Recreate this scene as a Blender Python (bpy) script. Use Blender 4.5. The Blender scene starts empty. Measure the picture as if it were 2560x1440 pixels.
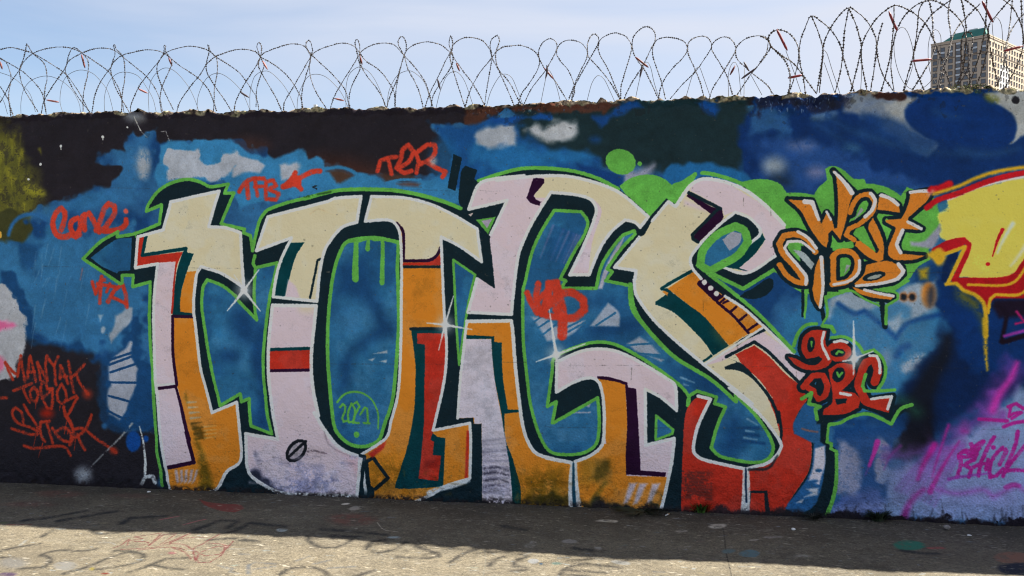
import bpy, math, random, re
import numpy as np
from mathutils import Vector
random.seed(7); rng = np.random.default_rng(11)
D = bpy.data
scene = bpy.context.scene
COL = scene.collection
R = math.radians
# ------------------------------------------------------------------ camera, light
F, CX, CY, EYE, PITCH = 2000.0, 1280.0, 720.0, 1.64, math.atan(65/2000)
cam = D.cameras.new('camera'); camo = D.objects.new('camera', cam); COL.objects.link(camo)
cam.sensor_width = 36; cam.lens = 36*F/2560; cam.clip_start = .05; cam.clip_end = 6000
camo.location = (0, 0, EYE); camo.rotation_euler = (math.pi/2-PITCH, 0, 0)
scene.camera = camo
SUN_A, SUN_D, WALL_H = 2.1, 0.86, 2.71        # metres the crest's shadow runs along and away from the wall
scene.view_settings.view_transform = 'Standard'; scene.view_settings.look = 'None'
scene.view_settings.gamma = 1; scene.view_settings.use_curve_mapping = False
scene.view_settings.exposure = EXPO = 2.33
scene.cycles.filter_width = 1.15
scene.render.resolution_x, scene.render.resolution_y = 1024, 576
FW = np.array([0, math.cos(PITCH), -math.sin(PITCH)]); UP = np.array([0, math.sin(PITCH), math.cos(PITCH)])
EYEP = np.array([0, 0, EYE])
def ray(p):                                   # viewing rays of points measured on the photograph
    p = np.atleast_2d(np.asarray(p, float))
    return F*FW[None] + (p[:, :1]-CX)*np.array([[1, 0, 0]]) + (CY-p[:, 1:2])*UP[None]
def ground(p):
    r = ray(p); return EYEP+r*(-EYE/r[:, 2:3])
GA = ground((0, 1206))[0]; GB = ground((2560, 1316))[0]
WD = (GB-GA)/np.linalg.norm(GB-GA)            # along the wall, to the right
WN = np.array([WD[1], -WD[0], 0.])            # out of the wall, towards the viewer
def on_wall(p, back=0.0):                     # (s along, z up) on the plane 'back' metres behind the wall face
    r = ray(p); o = GA-WN*back
    t = ((o-EYEP)@WN)/(r@WN)
    q = EYEP+r*t[:, None]
    return np.stack([(q-GA)@WD, q[:, 2]], 1)
def world(s, y, z):                           # wall coordinates -> world (y = metres in front of the wall face)
    s = np.asarray(s, float); y = np.asarray(y, float); z = np.asarray(z, float)
    return GA[None]+s[..., None]*WD+y[..., None]*WN+z[..., None]*np.array([0, 0, 1.])
TILES = dict(a=(180, 420, 4), b=(180, 740, 4), c=(180, 920, 4), d=(760, 420, 4), e=(760, 740, 4), f=(760, 920, 4),
 g=(1240, 380, 4), h=(1240, 700, 4), i=(1240, 960, 4), j=(1560, 400, 4), k=(1560, 700, 4), l=(1560, 960, 4),
 m=(1920, 400, 4), n=(1920, 700, 4), o=(1920, 1000, 4), p=(0, 200, 4), q=(0, 1200, 4), r=(600, 240, 4), s=(1160, 200, 4),
 t=(1760, 200, 3.2), u=(0, 540, 2.1175), v=(600, 1200, 3.7647), x=(1260, 1240, 4), y=(1900, 1240, 3.879), z=(0, 0, 1),
 A=(0, 480, 8), B=(0, 860, 8), C=(0, 1000, 8), E=(2240, 1040, 8),
 F=(0, 80, 4), G=(640, 80, 4), H=(1280, 60, 4), I=(1900, 0, 3.879), T=(2280, 40, 7.2))
def pts(spec):                                # "@tile x,y x,y ..." -> photograph coordinates
    out = []; ox, oy, k = TILES['z']
    for w in spec.split():
        if w[0] == '@': ox, oy, k = TILES[w[1]]
        else:
            a, b = w.split(','); out.append((ox+float(a)/k, oy+float(b)/k))
    return np.array(out)
SV = SUN_A*WD-SUN_D*WN+np.array([0, 0, WALL_H]); SV = SV/np.linalg.norm(SV)       # towards the sun
sun = D.lights.new('sun', 'SUN'); sun.energy = 3.5; sun.angle = R(.55); sun.color = (1.0, .93, .8)
so = D.objects.new('sun', sun); COL.objects.link(so); so.rotation_euler = Vector(SV).to_track_quat('Z', 'Y').to_euler()
wd = D.worlds.new('World'); scene.world = wd; wd.use_nodes = True; nt = wd.node_tree; nt.nodes.clear()
def N(nt, t, **k):
    n = nt.nodes.new(t)
    for a, b in k.items():
        if a.startswith('_'): n.inputs[int(a[1:]) if a[1:].isdigit() else a[1:].replace('_', ' ')].default_value = b
        else: setattr(n, a, b)
    return n
L = lambda nt, a, b: nt.links.new(a, b)
sky = N(nt, 'ShaderNodeTexSky', sky_type='NISHITA', sun_disc=False, sun_elevation=math.asin(SV[2]), sun_rotation=math.atan2(SV[0], SV[1]), air_density=1.0, dust_density=.7, ozone_density=2.2, altitude=100)
tc = N(nt, 'ShaderNodeTexCoord'); mp = N(nt, 'ShaderNodeMapping'); mp.inputs['Scale'].default_value = (.9, .9, 4.5); mp.inputs['Rotation'].default_value = (.12, .16, .3)
nz = N(nt, 'ShaderNodeTexNoise', _Scale=2.2, _Detail=6., _Roughness=.5, _Distortion=.5)
rp = N(nt, 'ShaderNodeValToRGB'); rp.color_ramp.elements[0].position = .38; rp.color_ramp.elements[1].position = .78
sx = N(nt, 'ShaderNodeSeparateXYZ'); ax = N(nt, 'ShaderNodeMapRange', _From_Min=-.7, _From_Max=.5, _To_Min=.02, _To_Max=.84)
mu = N(nt, 'ShaderNodeMath', operation='MULTIPLY_ADD'); mx = N(nt, 'ShaderNodeMix', data_type='RGBA')
mx.inputs[7].default_value = CLOUD = (4.35, 4.6, 5.3, 1)
L(nt, tc.outputs['Generated'], mp.inputs[0]); L(nt, mp.outputs[0], nz.inputs[0]); L(nt, nz.outputs[0], rp.inputs[0]); L(nt, tc.outputs['Generated'], sx.inputs[0]); L(nt, sx.outputs[0], ax.inputs[0])
mu.inputs[1].default_value = .5; L(nt, rp.outputs[0], mu.inputs[0]); L(nt, ax.outputs[0], mu.inputs[2]); mu.use_clamp = True
L(nt, mu.outputs[0], mx.inputs[0]); L(nt, sky.outputs[0], mx.inputs[6])
bg = N(nt, 'ShaderNodeBackground', _Strength=.0345); L(nt, mx.outputs[2], bg.inputs[0]); L(nt, bg.outputs[0], N(nt, 'ShaderNodeOutputWorld').inputs[0])
# ------------------------------------------------------------------ the mural: flat paint, rasterised in wall metres
PX = 0.003; S0 = -2.2; CW, CH = 4000, 980
def noise(h, w, cell, seed, octaves=3, cy=None):
    g = np.random.default_rng(seed); out = np.zeros((h, w), np.float32); amp = 1.; tot = 0.
    for o in range(octaves):
        cx_ = max(cell/2**o, 1.0); cy_ = max((cy or cell)/2**o, 1.0)
        gh, gw = int(h/cy_)+3, int(w/cx_)+3
        q = g.standard_normal((gh, gw)).astype(np.float32)
        yy = np.arange(h)/cy_; xx = np.arange(w)/cx_
        y0 = yy.astype(int); x0 = xx.astype(int)
        fy = (yy-y0).astype(np.float32); fx = (xx-x0).astype(np.float32)
        fy = fy*fy*(3-2*fy); fx = fx*fx*(3-2*fx)
        a = q[y0]*(1-fy)[:, None]+q[y0+1]*fy[:, None]
        out += amp*(a[:, x0]*(1-fx)+a[:, x0+1]*fx)
        tot += amp*amp; amp *= .55
    return out/np.sqrt(tot)/.6
class Canvas:
    def __init__(s, h, w, col, tocanvas, seed=1):
        s.h, s.w = h, w; s.im = np.empty((h, w, 3), np.float32); s.im[:] = np.array(col, np.float32)
        s.al = np.zeros((h, w), np.float32); s.map = tocanvas
        s.n1 = noise(h, w, 3, seed, 2); s.n2 = noise(h, w, 14, seed+1, 3); s.n3 = noise(h, w, 90, seed+2, 4)
        s.bgphase = True; s.nw = noise(h, w, 26, seed+3, 2); s.rec = None
    def path(s, p, closed, smooth=True):
        q = s.map(p); n = len(q)
        if not smooth or n < 3: return q
        d = np.roll(q, -1, 0)-q if closed else np.vstack([q[1:]-q[:-1], q[-1:]-q[-2:-1]])
        dp = np.roll(d, 1, 0)
        cosang = (d*dp).sum(1)/(np.linalg.norm(d, axis=1)*np.linalg.norm(dp, axis=1)+1e-9)
        corner = cosang < .62
        if not closed: corner[0] = corner[-1] = True
        m = n if closed else n-1; out = []
        for i in range(m):
            p1, p2 = q[i], q[(i+1) % n]
            p0 = p1-(p2-p1)*.5 if corner[i] else q[i-1]
            p3 = p2+(p2-p1)*.5 if corner[(i+1) % n] else q[(i+2) % n]
            L = np.linalg.norm(p2-p1); k = int(min(10, max(1, L/7)))
            m1 = p1-p0; m2 = p3-p2                     # limit tangents so that long/short neighbours do not overshoot
            t1 = (p2-p0)/2 if not corner[i] else (p2-p1); t2 = (p3-p1)/2 if not corner[(i+1) % n] else (p2-p1)
            for t in (t1, t2):
                l = np.linalg.norm(t)
                if l > L: t *= L/l
            for j in range(k):
                t = j/k
                out.append((2*t**3-3*t*t+1)*p1+(t**3-2*t*t+t)*t1+(-2*t**3+3*t*t)*p2+(t**3-t*t)*t2)
        if not closed: out.append(q[-1])
        return np.array(out)
    def dist(s, q, closed, pad, rad=None):
        lo = np.floor(q.min(0)-pad-2).astype(int); hi = np.ceil(q.max(0)+pad+3).astype(int)
        x0, y0 = max(lo[0], 0), max(lo[1], 0); x1, y1 = min(hi[0], s.w), min(hi[1], s.h)
        if x1 <= x0 or y1 <= y0: return None
        dm = np.full((y1-y0, x1-x0), 1e4, np.float32); n = len(q)
        for i in range(n if closed else n-1):
            a, b = q[i], q[(i+1) % n]
            ra, rb = (0, 0) if rad is None else (rad[i], rad[(i+1) % n])
            ax, bx = sorted((a[0], b[0])); ay, by = sorted((a[1], b[1]))
            u0, v0 = max(int(ax-pad), x0), max(int(ay-pad), y0); u1, v1 = min(int(bx+pad)+2, x1), min(int(by+pad)+2, y1)
            if u1 <= u0 or v1 <= v0: continue
            X = np.arange(u0, u1, dtype=np.float32)[None]-a[0]; Y = np.arange(v0, v1, dtype=np.float32)[:, None]-a[1]
            e = b-a; L = float(e@e)+1e-9
            t = np.clip((X*e[0]+Y*e[1])/L, 0, 1)
            d = np.hypot(X-t*e[0], Y-t*e[1])-(ra+(rb-ra)*t)
            sub = dm[v0-y0:v1-y0, u0-x0:u1-x0]; np.minimum(sub, d, out=sub)
        return dm, (x0, y0, x1, y1)
    def inside(s, q, box):
        x0, y0, x1, y1 = box; cnt = np.zeros((y1-y0, x1-x0+1), np.int32); n = len(q)
        for i in range(n):
            a, b = q[i], q[(i+1) % n]
            if a[1] == b[1]: continue
            lo, hi = (a, b) if a[1] < b[1] else (b, a)
            r = np.arange(max(math.ceil(lo[1]), y0), min(math.ceil(hi[1]), y1))
            if len(r) == 0: continue
            xc = lo[0]+(r-lo[1])*(hi[0]-lo[0])/(hi[1]-lo[1])
            c = np.clip(np.ceil(xc).astype(int)-x0, 0, x1-x0)
            np.add.at(cnt, (r-y0, c), 1)
        return (np.cumsum(cnt, 1)[:, :-1] % 2).astype(bool)
    def put(s, a, box, col, clip=None, patchy=0.):
        x0, y0, x1, y1 = box
        if clip is not None: a = a*clip[y0:y1, x0:x1]
        if patchy: a = a*np.clip(1-patchy*np.clip(s.n2[y0:y1, x0:x1]*.6+s.n1[y0:y1, x0:x1]*.4, 0, 1.4), 0, 1)
        if s.rec is not None:
            sub = s.rec[y0:y1, x0:x1]; np.maximum(sub, a, out=sub)
        if col is not None:
            c = np.array(col, np.float32)
            s.im[y0:y1, x0:x1] += a[..., None]*(c-s.im[y0:y1, x0:x1])
            sub = s.al[y0:y1, x0:x1]; sub += a*(1-sub)
    def fill(s, spec, col, soft=1.2, rough=.5, warp=0., alpha=1., clip=None, patchy=0., smooth=True, mask=False):
        if s.bgphase and 3 < soft < 14: soft *= 1.75
        q = s.path(pts(spec), True, smooth); pad = soft+rough*2+warp*2+2
        r = s.dist(q, True, pad)
        if r is None: return None
        d, box = r; x0, y0, x1, y1 = box
        ins = s.inside(q, box); d = np.where(ins, d, -d)
        d = d+.5*rough*s.n1[y0:y1, x0:x1]+warp*s.nw[y0:y1, x0:x1]
        a = np.clip(.5+d/soft, 0, 1)*alpha
        if soft > 6: a = a*a*(3-2*a)
        s.put(a, box, col, clip, patchy)
        if mask:
            m = np.zeros((s.h, s.w), np.float32); m[y0:y1, x0:x1] = a; return m
    def stroke(s, spec, col, w, w2=None, soft=1.3, rough=.45, closed=False, alpha=1., clip=None, patchy=0., smooth=True, warp=0.):
        P = pts(spec); q = s.path(P, closed, smooth)
        if len(q) == 1: q = np.vstack([q, q+.1])
        sc = s.scale(P); r0 = w/2*sc; r1 = (w if w2 is None else w2)/2*sc
        L = np.r_[0, np.cumsum(np.linalg.norm(np.diff(q, axis=0), axis=1))]; t = L/(L[-1]+1e-9)
        rad = r0+(r1-r0)*t
        r = s.dist(q, closed, max(r0, r1)+soft+rough*2+warp*2+2, rad)
        if r is None: return
        d, box = r; x0, y0, x1, y1 = box
        a = np.clip(.5-(d+.5*rough*s.n1[y0:y1, x0:x1]+warp*s.nw[y0:y1, x0:x1])/soft, 0, 1)*alpha
        if soft > 6: a = a*a*(3-2*a)
        s.put(a, box, col, clip, patchy)
    def dots(s, spec, col, w, **k):
        for w_ in spec.split():
            if w_[0] == '@': t = w_; continue
            s.stroke(t+' '+w_, col, w, **k)
    def scale(s, P):
        c = P.mean(0); q = s.map(np.array([c, c+[0, 10]])); return np.linalg.norm(q[1]-q[0])/10
    def ell(s, t, cx, cy, rx, ry, rot, col, **k):
        an = np.linspace(0, 2*math.pi, 14, endpoint=False); c, n = math.cos(R(rot)), math.sin(R(rot))
        sp = '@'+t+' '+' '.join('%.1f,%.1f' % (cx+rx*math.cos(q)*c-ry*math.sin(q)*n, cy+rx*math.cos(q)*n+ry*math.sin(q)*c) for q in an)
        return s.fill(sp, col, **k)
def wall_px(p):
    q = on_wall(p); return np.stack([(q[:, 0]-S0)/PX, CH-1-q[:, 1]/PX], 1)
M = Canvas(CH, CW, (38, 84, 134), wall_px)
fill, stroke, ell, dots = M.fill, M.stroke, M.ell, M.dots
CREAM, PINK, ORNG, RED, GRN = (216, 208, 181), (211, 194, 211), (204, 126, 40), (172, 44, 32), (90, 162, 72)
DARK, PURP, TEAL, WHITE = (15, 33, 43), (34, 9, 40), (0, 52, 62), (226, 229, 238)
BLUE, DEEP, LITE, NAVY, BLK, GREY = (40, 98, 144), (22, 64, 112), (78, 130, 172), (10, 33, 76), (33, 30, 38), (150, 156, 178)
TAG, LILAC, MAG, SKYB = (188, 58, 42), (160, 162, 186), (162, 34, 138), (118, 142, 190)
# ---- background
w = np.clip(M.n3*.9, 0, 1)[..., None]; M.im += w*(np.array((18, 56, 108), np.float32)-M.im)*.85
w = np.clip(-M.n3*.9-.2, 0, 1)[..., None]; M.im += w*(np.array((50, 108, 160), np.float32)-M.im)*.6
S = dict(soft=16, rough=1, warp=5)
# lower and left zones
fill('@z -400,560 20,600 130,580 340,560 380,700 372,860 300,880 230,890 150,880 80,830 40,740 -400,700', (48, 106, 156), soft=30, rough=1, warp=8, alpha=.8)
fill('@z 40,600 110,610 90,690 60,680', DEEP, soft=20, warp=5, alpha=.7)
fill('@z -10,660 40,690 75,760 85,830 110,850 170,860 200,840 215,870 240,890 290,880 330,800 352,770 352,900 392,900 392,1090 320,1080 262,1060 250,930 120,920 60,880 30,780', DEEP, **S)
fill('@z -500,870 60,850 150,872 235,890 262,925 262,1060 330,1080 395,1075 400,1240 -500,1240', (32, 30, 38), soft=12, warp=5)
fill('@z -500,700 0,712 47,762 62,833 64,870 50,900 20,950 -500,960', (158, 162, 176), soft=5, warp=4, rough=1.5)
fill('@z -300,800 0,802 36,806 44,816 0,832 -300,832', (226, 110, 168), soft=10, warp=3)
fill('@z -300,895 0,895 14,902 10,925 -300,930', (206, 110, 150), soft=10, warp=3)
# blue stripes box
fill('@b 590,130 530,140 430,200 420,300 370,400 390,470 480,330 580,260', (140, 152, 172), soft=6, warp=2)
fill('@b 590,470 480,560 390,640 370,700 370,880 350,1060 370,1180 470,1240 500,1210 570,1060 640,870 650,760 600,640', (148, 155, 176), soft=5, warp=2)
for a_, b_ in (('590,570', '380,640'), ('600,605', '370,690'), ('640,680', '385,765'), ('660,870', '370,865'), ('580,1060', '370,1000'), ('500,1225', '350,1150')):
    stroke('@b %s %s' % (a_, b_), DEEP, 6)
fill('@b 300,600 360,620 355,1180 560,1290 560,1400 330,1330 270,1200 280,700', DEEP, soft=14, warp=3, alpha=.6)
fill('@b 260,190 310,190 280,260', (120, 150, 180), soft=4); ell('b', 310, 340, 22, 34, 10, (140, 160, 185), soft=4)
for k in range(26):
    x0, y0 = random.uniform(80, 230), random.uniform(610, 830)
    stroke('@z %f,%f %f,%f' % (x0, y0, x0-random.uniform(3, 14), y0+random.uniform(20, 70)), (105, 145, 184), 3.5, 1, soft=3, alpha=random.uniform(.15, .45))
ell('c', 600, 740, 75, 105, 0, (16, 66, 140), soft=4); ell('c', 725, 715, 28, 34, 0, (16, 66, 140), soft=4)
# top dark band
fill('@z -500,200 2600,200 2600,262 1290,290 1160,312 1080,312 1100,345 1127,380 1118,430 1040,446 962,455 945,437 900,436 840,415 800,404 770,398 755,380 735,388 722,388 686,400 672,392 660,378 650,376 615,374 602,352 560,352 500,356 440,354 400,360 392,330 345,330 312,332 312,375 250,384 232,390 240,405 300,418 300,440 275,466 225,472 175,500 125,507 60,540 20,560 -500,570', BLK, soft=5, warp=4)
ell('z', 850, 420, 120, 34, 8, (70, 41, 36), soft=50, alpha=.6); ell('z', 620, 365, 60, 26, 0, (70, 45, 41), soft=30, alpha=.5)
fill('@z -500,250 0,300 30,320 60,380 85,440 110,500 80,540 0,560 -500,560', (100, 100, 40), soft=50, warp=6, alpha=.75, patchy=.4)
for k in range(60):
    x0 = random.gauss(18, 34); y0 = random.uniform(320, 520)
    stroke('@z %f,%f %f,%f' % (x0, y0, x0+random.uniform(-6, 6), y0+random.uniform(8, 40)), random.choice([(150, 145, 44), (128, 126, 40), (68, 70, 41), (34, 36, 36)]), random.uniform(3, 14), 2, soft=8, alpha=.5, patchy=.6)
ell('z', 88, 478, 30, 14, 20, (140, 138, 44), soft=14, alpha=.7, patchy=.5)
fill('@z -20,535 20,525 60,540 85,560 60,600 20,600 -20,590', (56, 58, 34), soft=14, warp=5)
stroke('@A 180,860 250,680 400,520 620,450 800,480 960,560', (40, 92, 148), 10, soft=6)
fill('@A 700,900 1000,600 1350,200 2000,-40 2300,40 2250,300 1500,480 1300,700 800,1000', (45, 105, 156), soft=24, warp=4, alpha=.6)
ell('A', 8, 860, 34, 70, 0, (230, 186, 80), soft=3)
# light blue cloud upper left
fill('@z 400,362 440,352 500,356 560,350 602,350 616,374 650,374 685,400 722,384 745,374 762,382 770,400 790,390 806,402 812,425 880,436 950,440 1010,462 1120,440 1150,460 1150,510 900,480 760,490 600,520 560,450 400,470 385,440 398,400', (50, 118, 172), soft=5, warp=3)
fill('@p 1690,700 1750,715 1860,705 1970,720 1975,800 2050,840 2200,830 2230,740 2380,710 2420,780 2560,800 2560,850 2400,860 2250,960 2180,1015 2050,1000 1900,975 1680,1000 1660,900 1640,850', (156, 164, 184), soft=4, warp=2.5, rough=1)
fill('@r 0,610 100,610 200,640 250,700 200,770 60,760 -60,800 -80,720', (156, 164, 184), soft=5, warp=2)
fill('@r 390,690 570,645 600,700 560,820 420,840', (156, 164, 184), soft=6, warp=2)
ell('p', 1420, 850, 70, 150, 0, (140, 150, 168), soft=12, warp=2, patchy=.4)
fill('@p 1250,520 1580,520 1600,700 1580,1000 1540,1200 1340,1150 1280,900', (20, 64, 128), soft=10, warp=3, alpha=0)
ell('r', 770, 660, 50, 52, 0, (50, 118, 172), soft=5)
stroke('@r 840,730 1000,715 1130,760 1220,840', (50, 118, 172), 9, soft=4)
fill('@r 880,750 1000,745 1130,800 1000,870 960,870', (70, 52, 45), soft=6); fill('@r 1450,860 1380,780 1700,790 1780,830 1600,840', (70, 50, 44), soft=8)
stroke('@r 1460,870 1600,840 1800,840', (50, 118, 172), 7, soft=3); fill('@r 1560,880 1700,862 1800,880 1780,910 1620,900', (80, 66, 70), soft=6)
ell('p', 1340, 370, 110, 55, 10, (118, 124, 136), soft=26, alpha=.8)
stroke('@p 1340,370 1400,500 1470,575', (190, 192, 195), 2.2, soft=2, patchy=.5); stroke('@p 1610,520 1660,515 1695,610', (150, 150, 158), 1.8, soft=2, patchy=.7)
for x_, y_, r_ in ((620, 665, 7), (1027, 572, 7), (411, 845, 7), (295, 997, 6), (1270, 475, 5)): stroke('@p %d,%d' % (x_, y_), (214, 218, 226), r_)
stroke('@p 620,670 620,700', (200, 205, 214), 2); stroke('@p 1027,575 1027,600', (200, 205, 214), 2)
# blue middle top
fill('@z 1075,312 1160,314 1290,285 1330,300 1480,290 1490,330 1510,390 1500,440 1480,470 1300,430 1200,450 1160,480 1125,460 1130,380 1105,345', (24, 74, 136), soft=8, warp=4)
fill('@s 100,640 500,640 900,680 1200,700 1310,760 1280,830 900,860 300,900 50,820', (34, 100, 158), soft=26, warp=5, alpha=.75)
ell('z', 1110, 400, 40, 60, 0, (30, 92, 150), soft=30, alpha=.6)
fill('@z 1270,240 1880,225 1880,300 1862,380 1840,430 1760,438 1650,430 1600,410 1560,420 1505,420 1490,390 1440,372 1370,370 1330,350 1300,335 1290,300', (24, 42, 50), soft=12, warp=4)
fill('@s 100,570 260,480 440,430 530,520 500,640 230,690', (150, 158, 176), soft=10, warp=3); fill('@s 590,450 720,430 800,480 950,420 1130,440 1130,520 1060,580 870,630 720,590 600,500', (160, 166, 180), soft=9, warp=3)
fill('@s 1290,380 1400,370 1500,290 1700,190 1790,280 1600,330 1460,400 1380,470 1320,430', (20, 62, 126), soft=8, warp=3)
fill('@s 2300,220 2450,210 2540,300 2520,390 2400,320', (18, 62, 128), soft=8, warp=3); ell('s', 1310, 600, 50, 30, 0, (22, 60, 112), soft=12)
fill('@s 20,290 240,260 800,240 1450,210 1560,250 1400,340 1380,300 880,320 400,340 240,380 100,440 0,450', (70, 45, 39), soft=5, warp=3)
fill('@s 230,370 400,345 850,350 850,400 560,420 300,450', (20, 68, 138), soft=6, warp=3)
fill('@z 1655,440 1680,415 1700,420 1725,405 1760,405 1830,425 1880,450 1850,470 1700,500 1670,470', (30, 92, 150), soft=7, warp=3)
fill('@z 1545,470 1560,420 1600,425 1640,410 1600,460', (140, 144, 172), soft=12, warp=2, alpha=.85)
fill('@z 1440,410 1510,425 1560,440 1560,470 1530,480 1460,440', (18, 56, 116), soft=7)
# right top
fill('@z 1880,232 2900,200 2900,470 2500,430 2350,480 2330,470 2140,460 1980,480 1900,460 1870,420 1850,330', (14, 44, 98), soft=14, warp=5)
fill('@z 1880,330 1960,340 2100,370 2200,420 2330,470 2300,482 2150,470 1990,480 1900,450', (34, 70, 134), soft=30, warp=6, alpha=.85)
fill('@z 1880,250 1960,270 1990,330 1930,350 1870,340', (40, 82, 134), soft=20, warp=6, alpha=.8)
ell('t', 560, 690, 90, 70, 0, (126, 140, 160), soft=34); ell('t', 900, 740, 80, 50, 0, (110, 116, 158), soft=30, alpha=.8); ell('t', 620, 800, 90, 60, 20, (24, 36, 46), soft=40, alpha=.7)
ell('t', 780, 530, 120, 50, 0, (110, 120, 162), soft=30, alpha=.6, patchy=.5); ell('t', 1180, 545, 70, 40, 0, (50, 90, 130), soft=22, alpha=.7, patchy=.5)
fill('@t 1110,120 1400,100 1700,150 1620,260 1650,380 1760,470 1900,530 1700,560 1500,420 1350,300 1120,250', (120, 130, 148), soft=16, warp=4, alpha=.8)
fill('@t 1430,190 1700,140 1610,250 1620,340 1780,480 1500,380', (145, 150, 158), soft=8, warp=2)
fill('@t 1320,260 1600,330 1900,520 1700,590 1400,430 1250,300', (22, 56, 112), soft=24, warp=4, alpha=.75)
fill('@t 2230,110 2700,40 2900,400 2560,440 2450,500 2500,400 2450,280 2300,180', (150, 155, 162), soft=5, warp=2)
fill('@t 1600,240 1720,150 1900,100 2200,130 2400,220 2500,330 2490,420 2400,520 2200,540 1960,510 1750,430 1620,330', (12, 45, 105), soft=5, warp=2)
fill('@t 1380,100 1560,90 1600,130 1500,170 1390,150', (52, 34, 34), soft=5, warp=4); ell('t', 2300, 150, 60, 30, 20, (92, 100, 50), soft=14, patchy=.5)
fill('@t 1980,80 2230,90 2240,120 2100,110 1990,100', (88, 105, 48), soft=8, warp=5)
ell('t', 960, 280, 110, 36, -12, (70, 100, 140), soft=10, patchy=.4); ell('t', 2505, 165, 20, 20, 0, (30, 30, 36), soft=3, warp=3)
# right middle
fill('@z 2060,740 2350,700 2400,820 2400,900 2260,960 2230,1030 2100,1040 2050,1000 1960,960 1950,800', (45, 106, 156), soft=20, warp=4)
fill('@n 590,160 830,130 1110,260 1170,240 1260,200 1420,40 1700,-20 1700,200 1640,330 1420,400 1200,460 1150,300 860,320 700,260 600,400', (138, 155, 178), soft=10, warp=3)
fill('@n 1060,280 1300,220 1420,280 1420,380 1200,420 1100,360', (58, 118, 168), soft=8); fill('@n 1200,420 1320,340 1330,520 1210,520', (150, 166, 190), soft=10, patchy=.3)
stroke('@n 700,240 860,340 960,310 1100,420 1280,580 1400,430 1700,350', (18, 66, 130), 12, soft=10)
stroke('@n 1280,760 1330,690 1400,660', (18, 66, 130), 16, soft=12); fill('@n 1330,860 1460,740 1560,740 1540,860 1380,940 1330,920', (150, 164, 186), soft=14, patchy=.5)
ell('n', 1180, 780, 60, 90, 0, (112, 140, 176), soft=22, alpha=.8)
fill('@z 2380,720 2900,600 2900,1010 2500,1010 2380,1040 2330,1100 2300,1130 2240,1140 2250,1000 2280,940 2330,880 2360,800 2340,760', NAVY, soft=30, warp=5)
fill('@z 2330,700 2420,650 2600,600 2900,600 2900,950 2420,930 2370,830', (10, 44, 100), soft=20, warp=4)
stroke('@n 1780,590 1750,760 1640,920 1560,1100 1450,1300', (20, 24, 36), 24, 60, soft=22, alpha=.85)
fill('@o 1250,60 1600,0 1640,400 1500,600 1280,600 1230,400', (18, 18, 28), soft=30, warp=4)
ell('n', 1600, 150, 75, 125, 0, (190, 120, 50), soft=14); ell('n', 1625, 170, 45, 110, 5, (55, 57, 70), soft=20)
for x_ in (1350, 1435): ell('n', x_, 172, 42, 46, 0, (190, 110, 50), soft=6); ell('n', x_, 174, 32, 34, 0, (20, 26, 36), soft=4)
# right bottom
fill('@o 610,250 1230,250 1300,110 1400,120 1330,400 1200,480 1190,700 1100,900 900,960 690,980 660,600', (18, 64, 124), soft=14, warp=4)
fill('@o 700,960 1160,860 1180,1160 620,1150', (60, 84, 145), soft=24, warp=4); fill('@o 640,1060 1190,1000 1200,1180 600,1160', (105, 120, 176), soft=26, alpha=.8)
fill('@o 690,400 800,430 920,520 930,800 880,930 690,960', (142, 148, 182), soft=10, warp=3, patchy=.25)
fill('@o 1090,380 1180,500 1200,700 1150,860 1090,800 1070,560', (136, 142, 170), soft=8, warp=4, patchy=.4)
fill('@o 1150,700 1400,640 1700,520 2000,300 2300,60 2560,-160 3200,-300 3200,1250 1150,1200 1160,900', SKYB, soft=26, warp=5)
fill('@n 2100,1300 2250,1000 2400,820 2520,800 2560,900 2400,1150 2250,1440 2000,1440', (124, 60, 160), soft=46, warp=5, alpha=.8)
fill('@o 1150,620 1500,560 1900,380 2200,120 2100,60 2000,200 1700,440 1300,520 1180,560', (105, 62, 150), soft=40, warp=6, alpha=.85)
fill('@o 1250,640 1900,440 1940,560 1600,900 1300,1000 1240,800', (124, 120, 186), soft=50, alpha=.6); ell('o', 2100, 950, 400, 90, 5, (132, 124, 190), soft=50, alpha=.5)
stroke('@n 2480,830 2420,980 2300,1150 2240,1300', (176, 50, 160), 12, 22, soft=14, alpha=.85)
for k in range(9):
    x0 = 1450+k*48; stroke('@o %d,%d %d,%d' % (x0+170-k*6, 500-k*6, x0-170, 900+k*20), (128, 60, 164), 16, 7, soft=12, alpha=.5)
stroke('@o 1660,450 1560,640 1500,800', MAG, 16, 9, soft=10, alpha=.9); stroke('@o 1800,250 1720,500 1640,780', MAG, 9, 5, soft=7, alpha=.7)
stroke('@o 1910,410 1760,650 1620,920', MAG, 4, 15, soft=7, alpha=.85); stroke('@o 1320,460 1220,560 1160,700', (120, 40, 130), 9, 3, soft=8, alpha=.7)
stroke('@o 1560,900 1480,960 1400,1080 1370,1200', MAG, 12, 20, soft=12, alpha=.75); stroke('@o 1090,420 1060,520 1010,660', (190, 30, 150), 14, 7, soft=4); stroke('@o 1010,660 970,760', (130, 40, 140), 6, 2, soft=8, alpha=.6)
stroke('@o 1700,900 1900,940 2150,900 2250,970 2480,860 2560,900', (150, 66, 172), 14, soft=14, alpha=.6); stroke('@E 2200,1430 2330,1380 2450,1400', MAG, 12, soft=4, alpha=.8)
stroke('@o 1950,310 1980,320', MAG, 14, soft=14, alpha=.6)
fill('@z 2090,1080 2240,1060 2330,1150 2300,1290 2100,1290', (92, 98, 136), soft=50, alpha=.35); fill('@z 2080,760 2300,740 2360,860 2220,980 2100,980', (104, 134, 168), soft=60, alpha=.35, patchy=.5)
stroke('@n 1780,580 1720,800 1600,1000 1500,1250 1480,1400', (16, 22, 38), 30, 90, soft=50, alpha=.6); stroke('@o 1330,0 1420,60 1480,120', (30, 70, 60), 30, soft=34, alpha=.7)
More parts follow.
